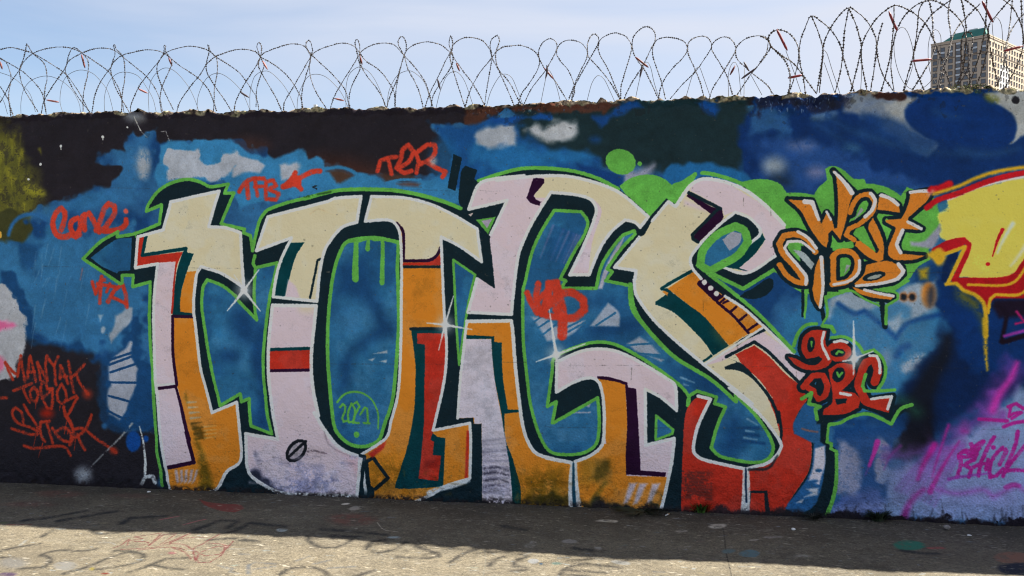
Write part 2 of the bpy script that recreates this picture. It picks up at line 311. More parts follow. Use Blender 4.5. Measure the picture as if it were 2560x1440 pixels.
fill('@m 1720,960 2000,1300 2150,1440 1800,1440 1700,1200', (14, 42, 92), soft=40, alpha=.6)
fill('@o 1500,700 2000,560 2700,300 2900,1200 1500,1200 1300,1000', (142, 122, 184), soft=60, alpha=.28, warp=8); fill('@o 1700,350 2200,100 2500,60 2300,400 1800,600', (140, 90, 170), soft=60, alpha=.3, warp=8)
M.bgphase = False
M.rec = np.zeros((CH, CW), np.float32); masks = {}
def region(name, grow=5, label=None):
    masks.setdefault(name, []).append((M.rec.copy(), label)); M.rec[:] = 0
M.rec[:] = 0
# magenta writing
for sp in ('@E 1260,850 1250,780 1350,700 1480,680 1620,560 1730,500', '@E 1250,810 1400,820 1540,800 1640,640 1720,520', '@E 1360,720 1480,760 1560,700', '@E 1290,900 1270,1060 1220,1220', '@E 1380,960 1560,860', '@E 1350,990 1500,1050 1620,980 1760,950', '@E 1500,1080 1450,1220',
           '@E 1940,420 1820,620 1740,800 1680,950 1640,1210', '@E 1830,870 1790,1070', '@E 1480,560 1560,640 1600,760 1540,880', '@E 2060,980 2120,860 2200,700 2120,630 2020,720 1900,900 1860,1100 1880,1230 2000,1200 2140,1060', '@E 2440,320 2400,520 2300,780 2220,980 2140,1210', '@E 2640,520 2440,760 2300,930 2160,1140', '@E 2180,1100 2400,1090 2640,1110'):
    stroke(sp, MAG, 9.5, soft=2.5, rough=.6, patchy=.25)
stroke('@E 1930,630', MAG, 11, soft=2.5); stroke('@E 1060,1270 1300,1220 1600,1180 1850,1150', (140, 50, 160), 9, 4, soft=4, alpha=.8)
stroke('@E 1640,60 1850,70 2220,105', MAG, 9, soft=3); stroke('@E 2140,220 2350,150 2640,110', MAG, 9, soft=3)
stroke('@n 2400,1270 2480,1240 2560,1290 2640,1300', MAG, 9, soft=2.5); stroke('@n 2430,1260 2410,1370 2460,1340 2540,1330 2440,1390', MAG, 8, soft=2.5)
region('painted_tag', label='magenta scrawl on the pale blue paint')
# ---- red tags on the left
t_ = dict(soft=3.5, rough=.5, patchy=.2)
stroke('@A 1130,840 1070,640 1130,430 1230,330 1310,420 1300,580 1230,760', TAG, 14, **t_); stroke('@A 1075,640 1090,790 1180,890 1330,900 1420,860', TAG, 15, **t_)
stroke('@A 1560,530 1450,590 1420,720 1480,850 1560,830 1620,700 1620,560 1700,460 1700,760', TAG, 14, **t_); stroke('@A 1440,860 1520,900 1600,850', TAG, 14, **t_)
stroke('@A 1700,470 1790,430 1850,520 1940,700 1990,800', TAG, 14, **t_); stroke('@A 1930,770 2020,560 2090,340 2180,240 2290,290 2300,420 2210,560 2110,720', TAG, 14, **t_)
stroke('@A 1990,740 2100,790 2300,770 2440,720 2520,640 2520,560', TAG, 14, **t_); stroke('@A 2520,390', (206, 90, 80), 13, soft=4)
region('painted_tag', label='red cursive word between the yellow spray and the arrow')
stroke('@a 210,1140 240,1260 290,1130 330,1120', TAG, 9, **t_); stroke('@a 300,1090 280,1350', TAG, 10, **t_); stroke('@a 260,1160 430,1190', TAG, 9, **t_)
stroke('@a 360,1340 430,1220 510,1170 540,1280 545,1390', TAG, 11, **t_); stroke('@a 390,1290 460,1320 540,1360', TAG, 9, **t_)
stroke('@a 350,1240 380,1160', TAG, 8, **t_); stroke('@a 105,1010 85,1120', (150, 95, 95), 4, 2, soft=4, alpha=.7); stroke('@a 370,950 330,1040', (150, 95, 95), 4, 2, soft=4, alpha=.6)
region('painted_tag', label='small red tag below the arrow')
stroke('@a 1680,240 1730,150 1800,110 1920,110', TAG, 11, **t_); stroke('@a 1750,150 1770,300', TAG, 12, **t_); stroke('@a 1830,130 1860,280', TAG, 10, **t_); stroke('@a 1830,190 1910,185', TAG, 9, **t_)
stroke('@a 1940,140 1940,310 2040,320 2070,260 1960,215 2040,180 2010,125 1940,140', TAG, 10, **t_)
stroke('@a 2470,30 2390,40 2280,100 2150,180 2110,190', TAG, 13, **t_); stroke('@a 2230,50 2190,120 2110,190 2240,170 2290,215', TAG, 12, **t_); fill('@a 2100,190 2220,60 2290,90 2290,200 2200,160', TAG, soft=3)
region('painted_tag', label='red three letter tag with an arrow, above the cream letters')
stroke('@r 1370,750 1400,650 1480,620 1560,610', TAG, 11, **t_); stroke('@r 1480,640 1510,780', TAG, 11, **t_)
stroke('@r 1580,720 1680,660 1730,560 1680,490 1620,540 1600,640 1560,720 1640,770 1710,750', TAG, 12, **t_); stroke('@r 1760,770 1780,640 1740,560', TAG, 11, **t_)
stroke('@r 1770,560 1870,490 1940,490 1950,560 1890,640 1800,680 1850,660 1960,720 2050,760 2020,810', TAG, 12, **t_); ell('r', 1925, 650, 40, 50, 0, (176, 170, 176), soft=12, alpha=.7, patchy=.4)
region('painted_tag', label='red tag on the dark brown paint at the top')
t2 = dict(soft=3.5, rough=.7, patchy=.35); TR = (158, 50, 34)
for sp in ('@B 110,370 160,500 250,720', '@B 130,400 230,520 350,650 420,240 450,500 500,750', '@B 590,250 560,500 550,680', '@B 600,250 660,500 720,750', '@B 550,570 680,560', '@B 740,370 780,560 810,730', '@B 750,380 850,560 950,740', '@B 930,240 910,450 950,740', '@B 930,240 1080,450 1160,260', '@B 1090,440 1110,740 1130,820', '@B 1210,440 1200,700', '@B 1220,440 1290,600 1370,790', '@B 1200,650 1340,650',
           '@B 1370,350 1420,640 1490,970', '@B 1680,410 1520,600 1420,680', '@B 1530,620 1640,830 1780,1000', '@B 260,940 450,870 650,790', '@B 470,890 530,1040 600,1170', '@B 690,870 610,960 640,1120 730,1160 770,1040 750,920 690,870', '@B 860,1090 820,900 850,760 930,780 950,900 1060,900', '@B 860,1090 1060,900 1060,1150 1030,1290 950,1290 860,1090', '@B 1240,800 1160,950 1160,1130 1240,1190 1350,1120 1320,930 1240,800', '@B 1300,1150 1540,1040 1560,1080 1480,1200 1380,1380 1330,1440', '@B 1270,1250 1300,1400 1390,1540 1450,1700', '@B -80,1090 110,1085',
           '@C 450,480 420,250 300,160 240,220 250,340 350,470 600,560 740,640', '@C 480,100 560,270 680,450 780,640', '@C 220,580 400,640 600,700 740,690', '@C 810,440 790,600 850,780 900,830', '@C 800,450 980,430 920,480 980,620 1070,860', '@C 1040,570 1130,680 1250,800 1400,840', '@C 1130,640 1250,560 1370,600 1420,700 1420,820', '@C 1270,150 1300,330 1400,480 1470,720 1400,900', '@C 1470,590 1600,570 1700,590 1820,300', '@C 1500,740 1600,690 1690,600 1900,780 2200,980 2290,1060', '@C 1530,690 1600,840 1690,1000', '@C 470,920 650,970 900,950 1150,920 1320,950 1420,1110'):
    stroke(sp, TR, 7.5, **t2)
ell('C', 930, 270, 140, 110, 0, (150, 34, 22), soft=24, alpha=.8); ell('B', 1760, 1000, 90, 90, 0, TR, soft=22, alpha=.8); ell('C', 2250, 1030, 90, 70, 30, TR, soft=12, alpha=.8)
for a_ in ('@C 720,60 705,180', '@C 1200,100 1180,220', '@C 700,740 670,930', '@C 860,860 770,1150', '@C 1320,440 1290,680', '@C 1510,780 1490,1010', '@C 1360,600 1350,690'): stroke(a_, TR, 2.2, 1.2, soft=2)
region('painted_tag', label='three lines of dark red dripping writing on black')
M.rec = None
# white ray and little spray figure, lower left
stroke('@c 590,560 470,700 300,870 190,985', (150, 155, 164), 5, 2, soft=4, patchy=.9, alpha=.9); ell('c', 110, 1070, 80, 75, 0, (130, 136, 150), soft=30, patchy=.5)
stroke('@c 662,590 700,760 725,950 725,1070', (200, 206, 214), 3, 8, soft=2, patchy=.4); stroke('@c 690,1160 740,1090 810,1085 825,1150', (190, 198, 210), 8, 9, soft=3, patchy=.4)
# ---- green blobs behind the letters
fill('@g 1230,340 1330,270 1450,232 1560,228 1650,255 1720,300 1775,350 1900,290 1960,230 2000,215 1990,260 1900,420 1780,540 1700,470 1540,650 1400,560', GRN, soft=1.5)
ell('g', 1245, 100, 155, 126, 15, GRN, soft=1.5); stroke('@g 1435,118', GRN, 11)
fill('@j 1150,230 1300,195 1450,200 1560,245 1620,330 1750,330 1900,350 1940,280 2030,200 2010,90 2080,60 2180,90 2300,190 2400,190 2420,240 @m 1050,240 1200,280 1330,360 1390,270 1700,400 1700,480 1725,560 1680,760 1640,850 1600,900 1620,1000 1500,1070 1400,1200 1260,1310 1290,1360 1100,1440 830,1300 570,1400 370,1330 320,1310 200,1230 80,1110 -200,1000 @j 1500,700', GRN, soft=1.5)
fill('@m 1420,820 1560,810 1720,640 1730,720 1680,830 1640,890 1430,860', (140, 144, 168), soft=6); fill('@m 1690,450 1820,400 1810,520 1720,540', (48, 105, 140), soft=8)
# ---- dark extruded body with blue windows
OUT = '@c 895,1180 880,1000 845,830 835,700 815,500 805,300 @b 800,800 775,500 770,200 @a 785,1140 610,1190 615,1075 505,1075 505,1150 485,1160 250,1000 110,910 290,740 460,640 455,690 640,655 870,560 890,370 740,435 760,370 850,240 980,155 1150,115 1290,145 1385,190 1570,165 1535,255 1630,255 1500,560 1730,615 1720,650 1790,680 1808,830 1835,700 1870,560 1900,490 1960,420 2150,350 2350,300 @d 0,310 300,230 500,215 700,215 900,225 1150,270 1400,340 1560,405 1600,395 1690,250 1740,130 @g 0,230 250,170 500,165 750,190 1000,260 1220,370 1380,500 1540,645 1700,470 1790,525 1950,330 2050,250 2200,265 2450,370 @j 1200,270 1600,650 1620,950 1500,1090 1190,1290 870,1150 @k 1200,230 1650,700 1830,940 1780,1100 1960,1300 2050,1400 @o 600,240 585,430 690,520 680,800 650,980 590,1150 @z 2064,1320 1560,1310 900,1290 420,1260'
fill(OUT, DARK, soft=1.5, rough=.6)
HOLES = dict(
 arrow='@a 190,900 440,720 600,700 585,1025 470,1035 450,1055 300,985',
 one='@a 1350,1120 1310,1200 1300,1440 @b 1305,200 1370,600 1475,1100 1680,980 1690,1060 1765,1030 1790,1300 1995,1380 1940,1100 1910,650 1950,200 1980,0 @a 2010,1150 2050,950 1835,1000 1820,1200 1830,1440 @b 1845,240 1640,30 @a 1640,1290 1500,1180',
 o='@d 430,735 700,700 945,745 930,1000 945,1440 @e 920,700 880,1050 800,1290 @f 740,730 580,790 430,750 310,620 270,400 240,0 @e 235,350 260,0 @d 290,1050 350,850',
 tri='@d 1490,920 1710,1070 1640,1380 @e 1550,690 1520,200',
 big='@g 580,585 850,600 915,700 880,830 780,1000 640,1270 695,1290 650,1365 1000,1365 1060,1120 1250,850 1380,790 1390,820 1250,970 1110,1170 1160,1200 1095,1290 1300,1330 @h 1345,60 1380,280 1500,480 1700,700 1850,820 2150,1000 2400,1220 @l 1110,110 1300,300 1440,500 1490,650 1430,760 1300,790 1150,770 950,720 870,640 930,430 1015,235 905,200 925,135 730,75 650,130 635,220 @i 1930,140 @h 1850,1070 1600,880 1400,750 1200,650 1050,620 900,640 680,720 570,800 560,900 510,1270 600,1220 560,1430 @i 575,390 1015,140 1030,400 1000,600 880,690 700,710 530,670 420,480 340,200 @h 310,1000 270,600 270,100 @g 290,1300 360,1000 450,800',
 small='@i 1600,320 1770,460 1760,500 1595,560',
 leafhole='@j 1110,665 1200,710 1235,820 1130,960 950,1060 860,1110 810,1090 760,1050 790,900 930,750')
HW = dict(arrow=0, one=8.5, o=9.5, tri=6.5, big=8.5, small=6.5, leafhole=0)
for kname, sp in HOLES.items():
    if kname == 'leafhole': continue
    m = fill(sp, BLUE, mask=True, rough=.4)
    f = np.clip(M.n3*1.1-.1, 0, 1)*m; M.im += f[..., None]*(np.array(DEEP, np.float32)-M.im)*.45
    f = np.clip(-M.n3*1.2-.3, 0, 1)*m*np.clip(.8+M.n2*.3, 0, 1); M.im += f[..., None]*(np.array(LITE, np.float32)-M.im)*.3
    masks['_'+kname] = m
mo, mb, m1 = masks.pop('_o'), masks.pop('_big'), masks.pop('_one'); [masks.pop(k_) for k_ in ('_arrow', '_tri', '_small')]
ell('b', 1720, 300, 130, 200, -20, DEEP, soft=60, clip=m1); ell('b', 1570, 600, 110, 70, 0, DEEP, soft=40, clip=m1); fill('@b 1850,300 1960,300 1960,1350 1850,1300 1860,900 1780,600', DEEP, soft=30, clip=m1)
fill('@d 320,980 470,900 640,880 700,1100 780,1440 420,1300 300,1300', DEEP, soft=50, clip=mo, alpha=.9); fill('@e 640,50 760,100 900,300 900,400 640,480 500,560 480,700 440,900 330,980 400,600 700,300', DEEP, soft=40, clip=mo, alpha=.9)
ell('e', 480, 250, 150, 150, 0, (56, 112, 162), soft=70, clip=mo, alpha=.7); fill('@e 690,580 830,545 830,575', (140, 156, 176), soft=3); fill('@e 640,640 710,620 680,655', (140, 156, 176), soft=3); fill('@e 750,655 825,640 820,670', (140, 156, 176), soft=3)
ell('h', 1200, 480, 260, 70, -8, DEEP, soft=40, clip=mb); ell('h', 1000, 220, 150, 120, 0, DEEP, soft=60, clip=mb, alpha=.7); ell('h', 2100, 1000, 260, 110, 38, DEEP, soft=50, clip=mb); ell('l', 1080, 520, 100, 230, 10, DEEP, soft=60, clip=mb)
fill('@h 940,460 1120,230 1230,330 1230,465', (140, 152, 176), soft=5, clip=mb); stroke('@h 1000,455 1190,330', BLUE, 5); fill('@h 1310,640 1430,570 1540,640 1640,750 1450,740', (140, 152, 176), soft=6, clip=mb); stroke('@h 1300,655 1560,635', BLUE, 5); stroke('@h 1400,735 1660,755', BLUE, 5); fill('@h 1530,765 1680,800 1650,820', (140, 152, 176), soft=4)
fill('@h 350,370 500,390 620,480 700,420 890,410 760,540 600,600 510,615 480,560 430,480', (140, 152, 176), soft=6, clip=mb)
for a_ in ('380,420 450,370', '420,480 540,400', '470,545 620,430', '700,480 860,400', '720,520 900,420'): stroke('@h '+a_, BLUE, 5)
for k in range(12):
    x0 = 480+k*26; stroke('@g %d,%d %d,%d' % (x0+90, 740+k*10, x0-40, 1060+k*6), random.choice([(60, 84, 150), (24, 70, 130), (105, 105, 160)]), 5, 1.5, soft=5, alpha=.6, clip=mb)
fill('@g 1280,850 1200,950 1080,1180 1020,1370 1060,1370 1120,1200 1240,960', LILAC, soft=4, clip=mb); fill('@i 860,210 940,200 930,235', LILAC, soft=3); stroke('@i 760,290 900,290 940,285', LILAC, 3, soft=3)
for k in range(8): stroke('@i %d,%d %d,%d' % (620, 470+k*14, 900, 462+k*16), (70, 118, 160), 4, soft=5, alpha=.35)
for a_ in ('@l 1190,440 1340,440', '@l 1200,500 1340,520', '@l 1180,570 1400,600'): stroke(a_, DEEP, 7, soft=5)
for a_ in ('@l 1230,350 1330,410', '@l 1220,470 1300,480', '@l 1200,540 1330,560', '@h 1850,980 1980,1030', '@h 1880,1050 1920,1060'): stroke(a_, (100, 140, 176), 5, 2, soft=4)
for kname, wd in HW.items():
    if wd: stroke(HOLES[kname], GRN, wd, closed=True)
# green outline outside
G1 = OUT.split(' @d 0,310')[0]
stroke(G1, GRN, 8.5); stroke('@a 2350,300 @d 0,310 300,230 500,215 700,215 900,225 1150,270 1400,340 1560,405', GRN, 10)
stroke('@d 1740,130 @g 0,230 250,170 500,165 750,190 1000,260 1220,370', GRN, 9.5); stroke('@j 710,145 600,220 500,260', GRN, 11); stroke('@j 780,130 870,140 1030,185 1180,240', GRN, 10)
stroke('@a 1830,880 1810,960 1835,1000', GRN, 9); stroke('@a 635,650 637,700', GRN, 5, 2)
stroke('@o 610,250 710,230 830,170 990,140 1120,185 1225,240 1320,90 1430,50', GRN, 8, 9); stroke('@o 600,240 588,425 635,440 628,490 685,520 680,800 650,980 590,1150', GRN, 6, 11)
# drips in the O
for a_, w1_, w2_ in (('@d 515,720 510,900 510,1110', 12, 18), ('@d 637,720 632,810', 9, 13), ('@d 785,720 780,950 778,1150', 9, 13)): stroke(a_, GRN, w1_, w2_)
fill('@d 430,710 700,690 945,735 945,770 830,720 790,730 700,735 640,715 560,745 440,750', GRN)
# black strokes on top
fill('@r 2130,580 2215,620 2150,950 2070,920', DARK); fill('@r 2250,700 2370,740 2340,830 2390,880 2300,1100 2270,1150 2200,1100 2180,1040 2190,900 2210,750', DARK)
fill('@d 1715,520 1915,490 1840,665', GRN); fill('@d 1770,530 1880,510 1830,605', (160, 152, 176)); fill('@d 1640,465 1685,450 1665,488', (190, 176, 180))
# small blue triangle outlines
M.rec = np.zeros((CH, CW), np.float32)
dark_k = dict(rough=.6, soft=1.5)
# ---- letter 1
P1 = '@a 980,340 1480,235 1370,590 1540,600 1690,650 1700,1000 1715,1200 1500,1060 1290,990 1245,1060 1215,1440 @b 1225,250 1290,760 1395,1170 1645,1065 1670,1300 @c 1675,930 1540,1040 1400,1240 980,1240 930,960 870,640 835,230 @b 815,650 810,200 @a 825,1250 860,960 635,1000 660,690 910,620'
m = fill(P1, CREAM, mask=True)
fill('@a 1150,1040 1300,1030 1300,1440 @b 1400,1150 1750,1000 @c 1750,950 1400,1260 960,1260 950,1000 1240,960 1100,450 1040,200 @b 1010,900 1000,215 @a 1090,1250', ORNG, clip=m)
fill('@a 870,945 1040,935 990,1440 @b 985,180 995,700 1040,900 1030,930 1110,1200 1150,1440 @c 1220,940 950,990 840,400 800,200 @b 800,0 @a 800,1250 840,960', PINK, clip=m)
fill('@a 680,690 740,690 700,890 1110,840 1050,1000 1015,1440 @b 1005,180 985,180 @a 985,1440 1040,935 870,950 640,985', RED, clip=m)
stroke('@a 740,690 705,875 1140,808', TEAL, 9); fill('@a 1110,840 1150,800 1150,845 1215,860 1150,1040 1085,1300 1080,1440 @b 1078,160 1200,175 1200,200 1000,190 @a 1005,1440 1050,1050', TEAL, clip=m)
stroke('@b 830,897 1010,885', WHITE, 6)
stroke('@b 1200,210 1000,205 1000,600 1030,890 1020,910 835,930', PURP, 8); stroke('@b 1025,930 1130,1300 1170,1440', PURP, 7, 10); stroke('@c 1140,650 1220,945 965,995', PURP, 10)
for k in range(5): fill('@c %d,1020 %d,1015 %d,1140 %d,1160' % (1030+k*52, 1058+k*52, 1075+k*36, 1045+k*36), (176, 168, 190), soft=5, clip=m, alpha=.85)
OL = (96, 78, 20)
for k in range(8): stroke('@c %d,%d %d,%d' % (1140+k*14, 350+k*52, 1230+k*16, 345+k*50), (168, 164, 140) if k < 4 else (73, 57, 18), 6, 2, soft=4, clip=m, alpha=.85)
for k in range(4): stroke('@c %d,%d %d,%d' % (1320, 590+k*38, 1440, 580+k*36), (195, 160, 100), 4, 2, soft=4, alpha=.7, clip=m)
fill('@c 1120,240 1150,300 1140,400 1100,300', OL, soft=10, clip=m, alpha=.6); fill('@c 1180,560 1300,570 1330,720 1240,720', (70, 55, 16), soft=12, clip=m, alpha=.7, patchy=.3); stroke('@c 1240,720 1300,900 1330,1180', OL, 10, 40, soft=18, clip=m, alpha=.8, patchy=.3)
stroke(P1, WHITE, 8, closed=True); fill('@c 835,1010 830,1180 @c 960,1240 940,1000 870,640 835,480', DARK, soft=1, alpha=0)
region('painted_letter', label='first big letter, cream and orange beside the green arrow')
# ---- letter 2
P2A = '@a 1960,490 2560,335 @d 300,305 565,285 520,545 380,590 270,710 200,830 150,1050 128,1335 @a 2010,1290 2060,1000 2190,700 1845,830'
m = fill(P2A, CREAM, mask=True)
fill('@a 2170,750 2320,745 2230,900 2160,1150 2130,1290 2010,1290 2070,1000', TEAL, clip=m); fill('@a 2160,1120 2230,1180 2280,1300 2130,1300', PINK, soft=8, clip=m); stroke('@d 160,912 130,925 60,1300', DARK, 6)
stroke(P2A, WHITE, 8, closed=True)
P2B = '@b 2005,95 2440,100 2400,500 2390,750 2420,1000 2460,1200 @f 100,450 200,620 350,800 555,895 550,1000 530,1290 @c 2560,1275 2100,1255 1900,1170 1760,1050 1735,850 1735,660 2055,715 @b 1990,1050 1965,800 1965,500'
m = fill(P2B, PINK, mask=True)
fill('@b 1975,545 2400,540 2390,735 1975,740', RED, clip=m); stroke('@b 1975,537 2400,525', TEAL, 8); stroke('@b 1980,750 2385,742', PURP, 7.5)
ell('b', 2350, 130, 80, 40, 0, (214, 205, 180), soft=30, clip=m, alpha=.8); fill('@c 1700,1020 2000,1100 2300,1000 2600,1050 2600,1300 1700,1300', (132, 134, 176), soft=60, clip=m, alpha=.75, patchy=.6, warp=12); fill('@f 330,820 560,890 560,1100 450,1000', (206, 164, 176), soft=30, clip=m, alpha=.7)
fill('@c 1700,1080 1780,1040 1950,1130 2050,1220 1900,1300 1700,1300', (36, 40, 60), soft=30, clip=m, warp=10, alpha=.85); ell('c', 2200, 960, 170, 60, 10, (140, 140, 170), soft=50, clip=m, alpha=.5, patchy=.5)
ell('c', 2240, 830, 92, 112, 35, (150, 144, 158), soft=3, patchy=.3); an = np.linspace(0, 2*math.pi, 12, endpoint=False)
stroke('@c '+' '.join('%.0f,%.0f' % (2240+88*math.cos(q)*.8-116*math.sin(q)*.55, 830+88*math.cos(q)*.55*.6+116*math.sin(q)*.85) for q in an), (22, 26, 34), 8, closed=True); stroke('@c 2150,905 2335,735', (22, 26, 34), 7)
stroke(P2B, WHITE, 9, closed=True, patchy=.15); stroke('@f 200,640 240,760 380,860 540,890', (60, 50, 60), 7, 3, soft=8, alpha=.5)
P2C = '@d 670,285 1000,300 1250,360 1450,450 1730,610 1775,940 1560,790 1365,690 1375,900 1400,1430 @e 1425,500 1400,850 1290,1345 1655,1275 @f 1665,700 1655,1110 1420,1180 1250,1280 1000,1350 620,1300 570,870 820,700 @e 870,1250 935,1000 960,700 970,0 @d 970,900 955,640 890,540 800,520 605,535'
m = fill(P2C, ORNG, mask=True)
fill('@d 500,200 1900,200 1900,1000 1365,800 1350,860 1280,920 1000,920 985,800 990,620 930,550 500,600', CREAM, clip=m); fill('@d 985,950 1250,940 1360,870 1390,975 975,975', RED, clip=m); stroke('@d 985,990 1370,990', DARK, 7)
stroke('@d 925,555 990,640 990,930 1250,925 1330,870 1362,800', PURP, 8)
fill('@d 500,970 1500,970 1500,960 1700,1300 1500,1440 900,1440', (160, 112, 40), soft=60, clip=m, alpha=.0)
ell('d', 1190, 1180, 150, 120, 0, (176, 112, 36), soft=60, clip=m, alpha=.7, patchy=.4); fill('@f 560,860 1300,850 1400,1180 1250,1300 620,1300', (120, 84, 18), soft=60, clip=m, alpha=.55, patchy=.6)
fill('@e 1065,325 1410,325 1415,375 1410,600 @f 1285,650 1330,690 1410,705 1390,1190 900,1210 1030,800 1090,500 @e 1110,1050 1110,700', TEAL)
fill('@e 1125,375 1415,375 1405,850 1290,1340 @f 1265,720 1300,740 1285,870 1370,880 1340,1130 1145,1105 1170,900 1200,500 @e 1205,490 1130,480', RED); stroke('@e 1065,330 1405,330', DARK, 8); fill('@f 1200,900 1370,900 1340,1000 1200,1000', (110, 24, 22), soft=16, alpha=.6)
fill('@f 565,880 640,930 665,1180 700,1210 700,1300 560,1300', DARK); stroke('@f 640,930 690,900 840,1100 710,1215', DARK, 9); fill('@f 640,860 820,730 800,800 680,900', RED, soft=5, clip=m); stroke('@f 1640,640 1620,1100', RED, 8, soft=4, clip=m)
stroke(P2C, WHITE, 7.5, closed=True, clip=1-np.clip(M.ell('f', 700, 1290, 420, 60, 0, None, soft=30, mask=True), 0, 1)); stroke('@f 560,880 600,890 560,1290 620,1300', DARK, 9)
stroke('@f 1640,1130 1500,1180 1360,1210 1250,1250', (200, 208, 222), 9, 14, soft=4, patchy=.3)
region('painted_letter', label='second big letter, a tall cream, pink and orange ring')
# ---- letter 3
P3A = '@d 1640,415 1740,170 1900,110 2200,80 @g 0,285 400,245 700,245 1000,310 1250,420 1520,650 1440,755 1390,705 1290,680 1150,800 1040,960 960,1150 930,1230 735,1230 870,950 1000,600 950,480 800,430 545,405 400,640 300,830 220,1050 170,1440 @e 2075,185 1640,165 @d 1680,1300 1740,1095 1910,1210 1880,900 1865,680 2030,325'
m = fill(P3A, PINK, mask=True)
fill('@g 480,250 1600,250 1600,800 1000,1300 920,1250 960,900 1055,600 1000,500 900,440 545,400 500,460 390,460 380,430 480,290', CREAM, clip=m)
fill('@g 375,255 480,270 480,310 375,440 400,480 450,500 430,540 340,510 303,465', PURP)
stroke('@d 1865,670 2030,325 1640,415 1740,170 1900,110 2200,80 @g 0,285 400,245 700,245 1000,310 1250,420 1520,650 1440,755 1390,705 1290,680 1150,800 1040,960 960,1150 930,1230 735,1230 870,950 1000,600 950,480 800,430 545,405 400,640 300,830 220,1050 170,1440 @e 2075,185 1640,165 @d 1680,1300 1730,1110', WHITE, 8)
P3B = '@e 1630,255 2070,250 2085,350 2110,700 2160,1150 @f 2180,560 2230,730 2330,860 2560,930 @i 500,740 755,790 740,1260 100,1260 @f 2000,1380 1780,1330 1775,560 1695,560 1690,500 1535,505 @e 1560,850 1600,500'
m = fill(P3B, ORNG, mask=True)
fill('@e 1600,430 1875,430 1900,800 1990,1300 @f 2060,1000 2090,1400 1700,1400 1700,500 1500,505 @e 1540,800', (195, 188, 208), clip=m)
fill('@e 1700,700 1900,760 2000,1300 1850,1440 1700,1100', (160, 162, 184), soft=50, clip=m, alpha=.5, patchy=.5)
for k in range(16): stroke('@f %d,%d %d,%d' % (1790, 820+k*30, 2050, 800+k*32+random.uniform(-30, 30)), (98, 98, 130), 7, 3, soft=8, clip=m, alpha=random.uniform(.1, .55))
fill('@e 1620,390 1900,405 1900,460 1975,470 1985,800 2035,1140 2155,1140 2155,1165 2000,1180 2010,1440 @f 2080,900 2160,1200 2165,1390 2080,1390 2060,1050 1990,600 1960,400 @e 1900,800 1870,430 1620,430', TEAL, clip=m)
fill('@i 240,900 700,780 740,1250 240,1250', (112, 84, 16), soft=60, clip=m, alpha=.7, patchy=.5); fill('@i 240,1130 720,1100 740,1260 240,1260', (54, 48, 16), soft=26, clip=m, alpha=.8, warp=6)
stroke('@e 1630,255 2070,250 2085,350 2110,700 2160,1150 @f 2180,560 2230,730 2330,860 2560,930 @i 500,740 750,790', WHITE, 9); stroke('@i 757,800 740,1000 745,1220', WHITE, 8, 11, patchy=.2, soft=2.5); stroke('@e 1630,255 1600,500 1560,850 @f 1535,505', WHITE, 7)
region('painted_letter', label='third big letter, lilac and cream with an orange foot')
# ---- letter 4
P4 = '@h 605,820 850,715 1050,690 1250,730 1500,860 1700,985 1790,1060 1805,1310 1650,1180 1490,1095 @i 1495,615 1780,545 1760,750 1700,1050 1650,1270 830,1260 810,1000 790,780 950,715 1060,610 1080,400 1070,150 @h 1030,1030 950,980 800,1015 600,1125'
m = fill(P4, PINK, mask=True)
fill('@h 1020,980 1290,1030 1310,1440 @i 1300,920 1700,930 1720,1290 780,1290 700,700 1100,600 1000,0', ORNG, clip=m)
fill('@h 1010,965 1120,970 1310,1025 1320,1075 1400,1090 1420,1440 @i 1445,870 1700,885 1690,930 1300,915 1295,700 1310,400 1295,100 @h 1290,1050 1200,1020 1010,990', PURP, clip=m); stroke('@i 1310,920 1500,925', (200, 180, 200), 3, soft=2)
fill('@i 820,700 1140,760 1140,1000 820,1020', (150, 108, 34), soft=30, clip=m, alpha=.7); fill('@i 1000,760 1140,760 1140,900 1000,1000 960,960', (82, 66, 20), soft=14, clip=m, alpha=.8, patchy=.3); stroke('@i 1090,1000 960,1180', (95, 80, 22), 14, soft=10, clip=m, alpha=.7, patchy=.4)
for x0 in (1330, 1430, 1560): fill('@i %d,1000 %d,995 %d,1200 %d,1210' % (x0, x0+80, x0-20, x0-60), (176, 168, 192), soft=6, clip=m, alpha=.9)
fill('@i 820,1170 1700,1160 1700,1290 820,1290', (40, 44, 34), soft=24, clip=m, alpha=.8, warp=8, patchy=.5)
stroke('@i 1650,1250 1700,1050 1760,750 1780,545 1495,615 @h 1490,1095 1650,1180 1805,1310 1790,1060 1700,985 1500,860 1250,730 1050,690 850,715 605,820 600,1125 800,1015 950,980 1030,1030 @i 1070,150 1080,400 1060,610 950,715 790,780', WHITE, 8); stroke('@i 790,780 795,950 825,1230', WHITE, 8, 12, patchy=.2, soft=2.5); stroke('@i 770,800 775,1060 785,1240', (20, 60, 84), 5, 9, soft=3)
region('painted_letter', label='fourth big letter, a lilac hook over orange')
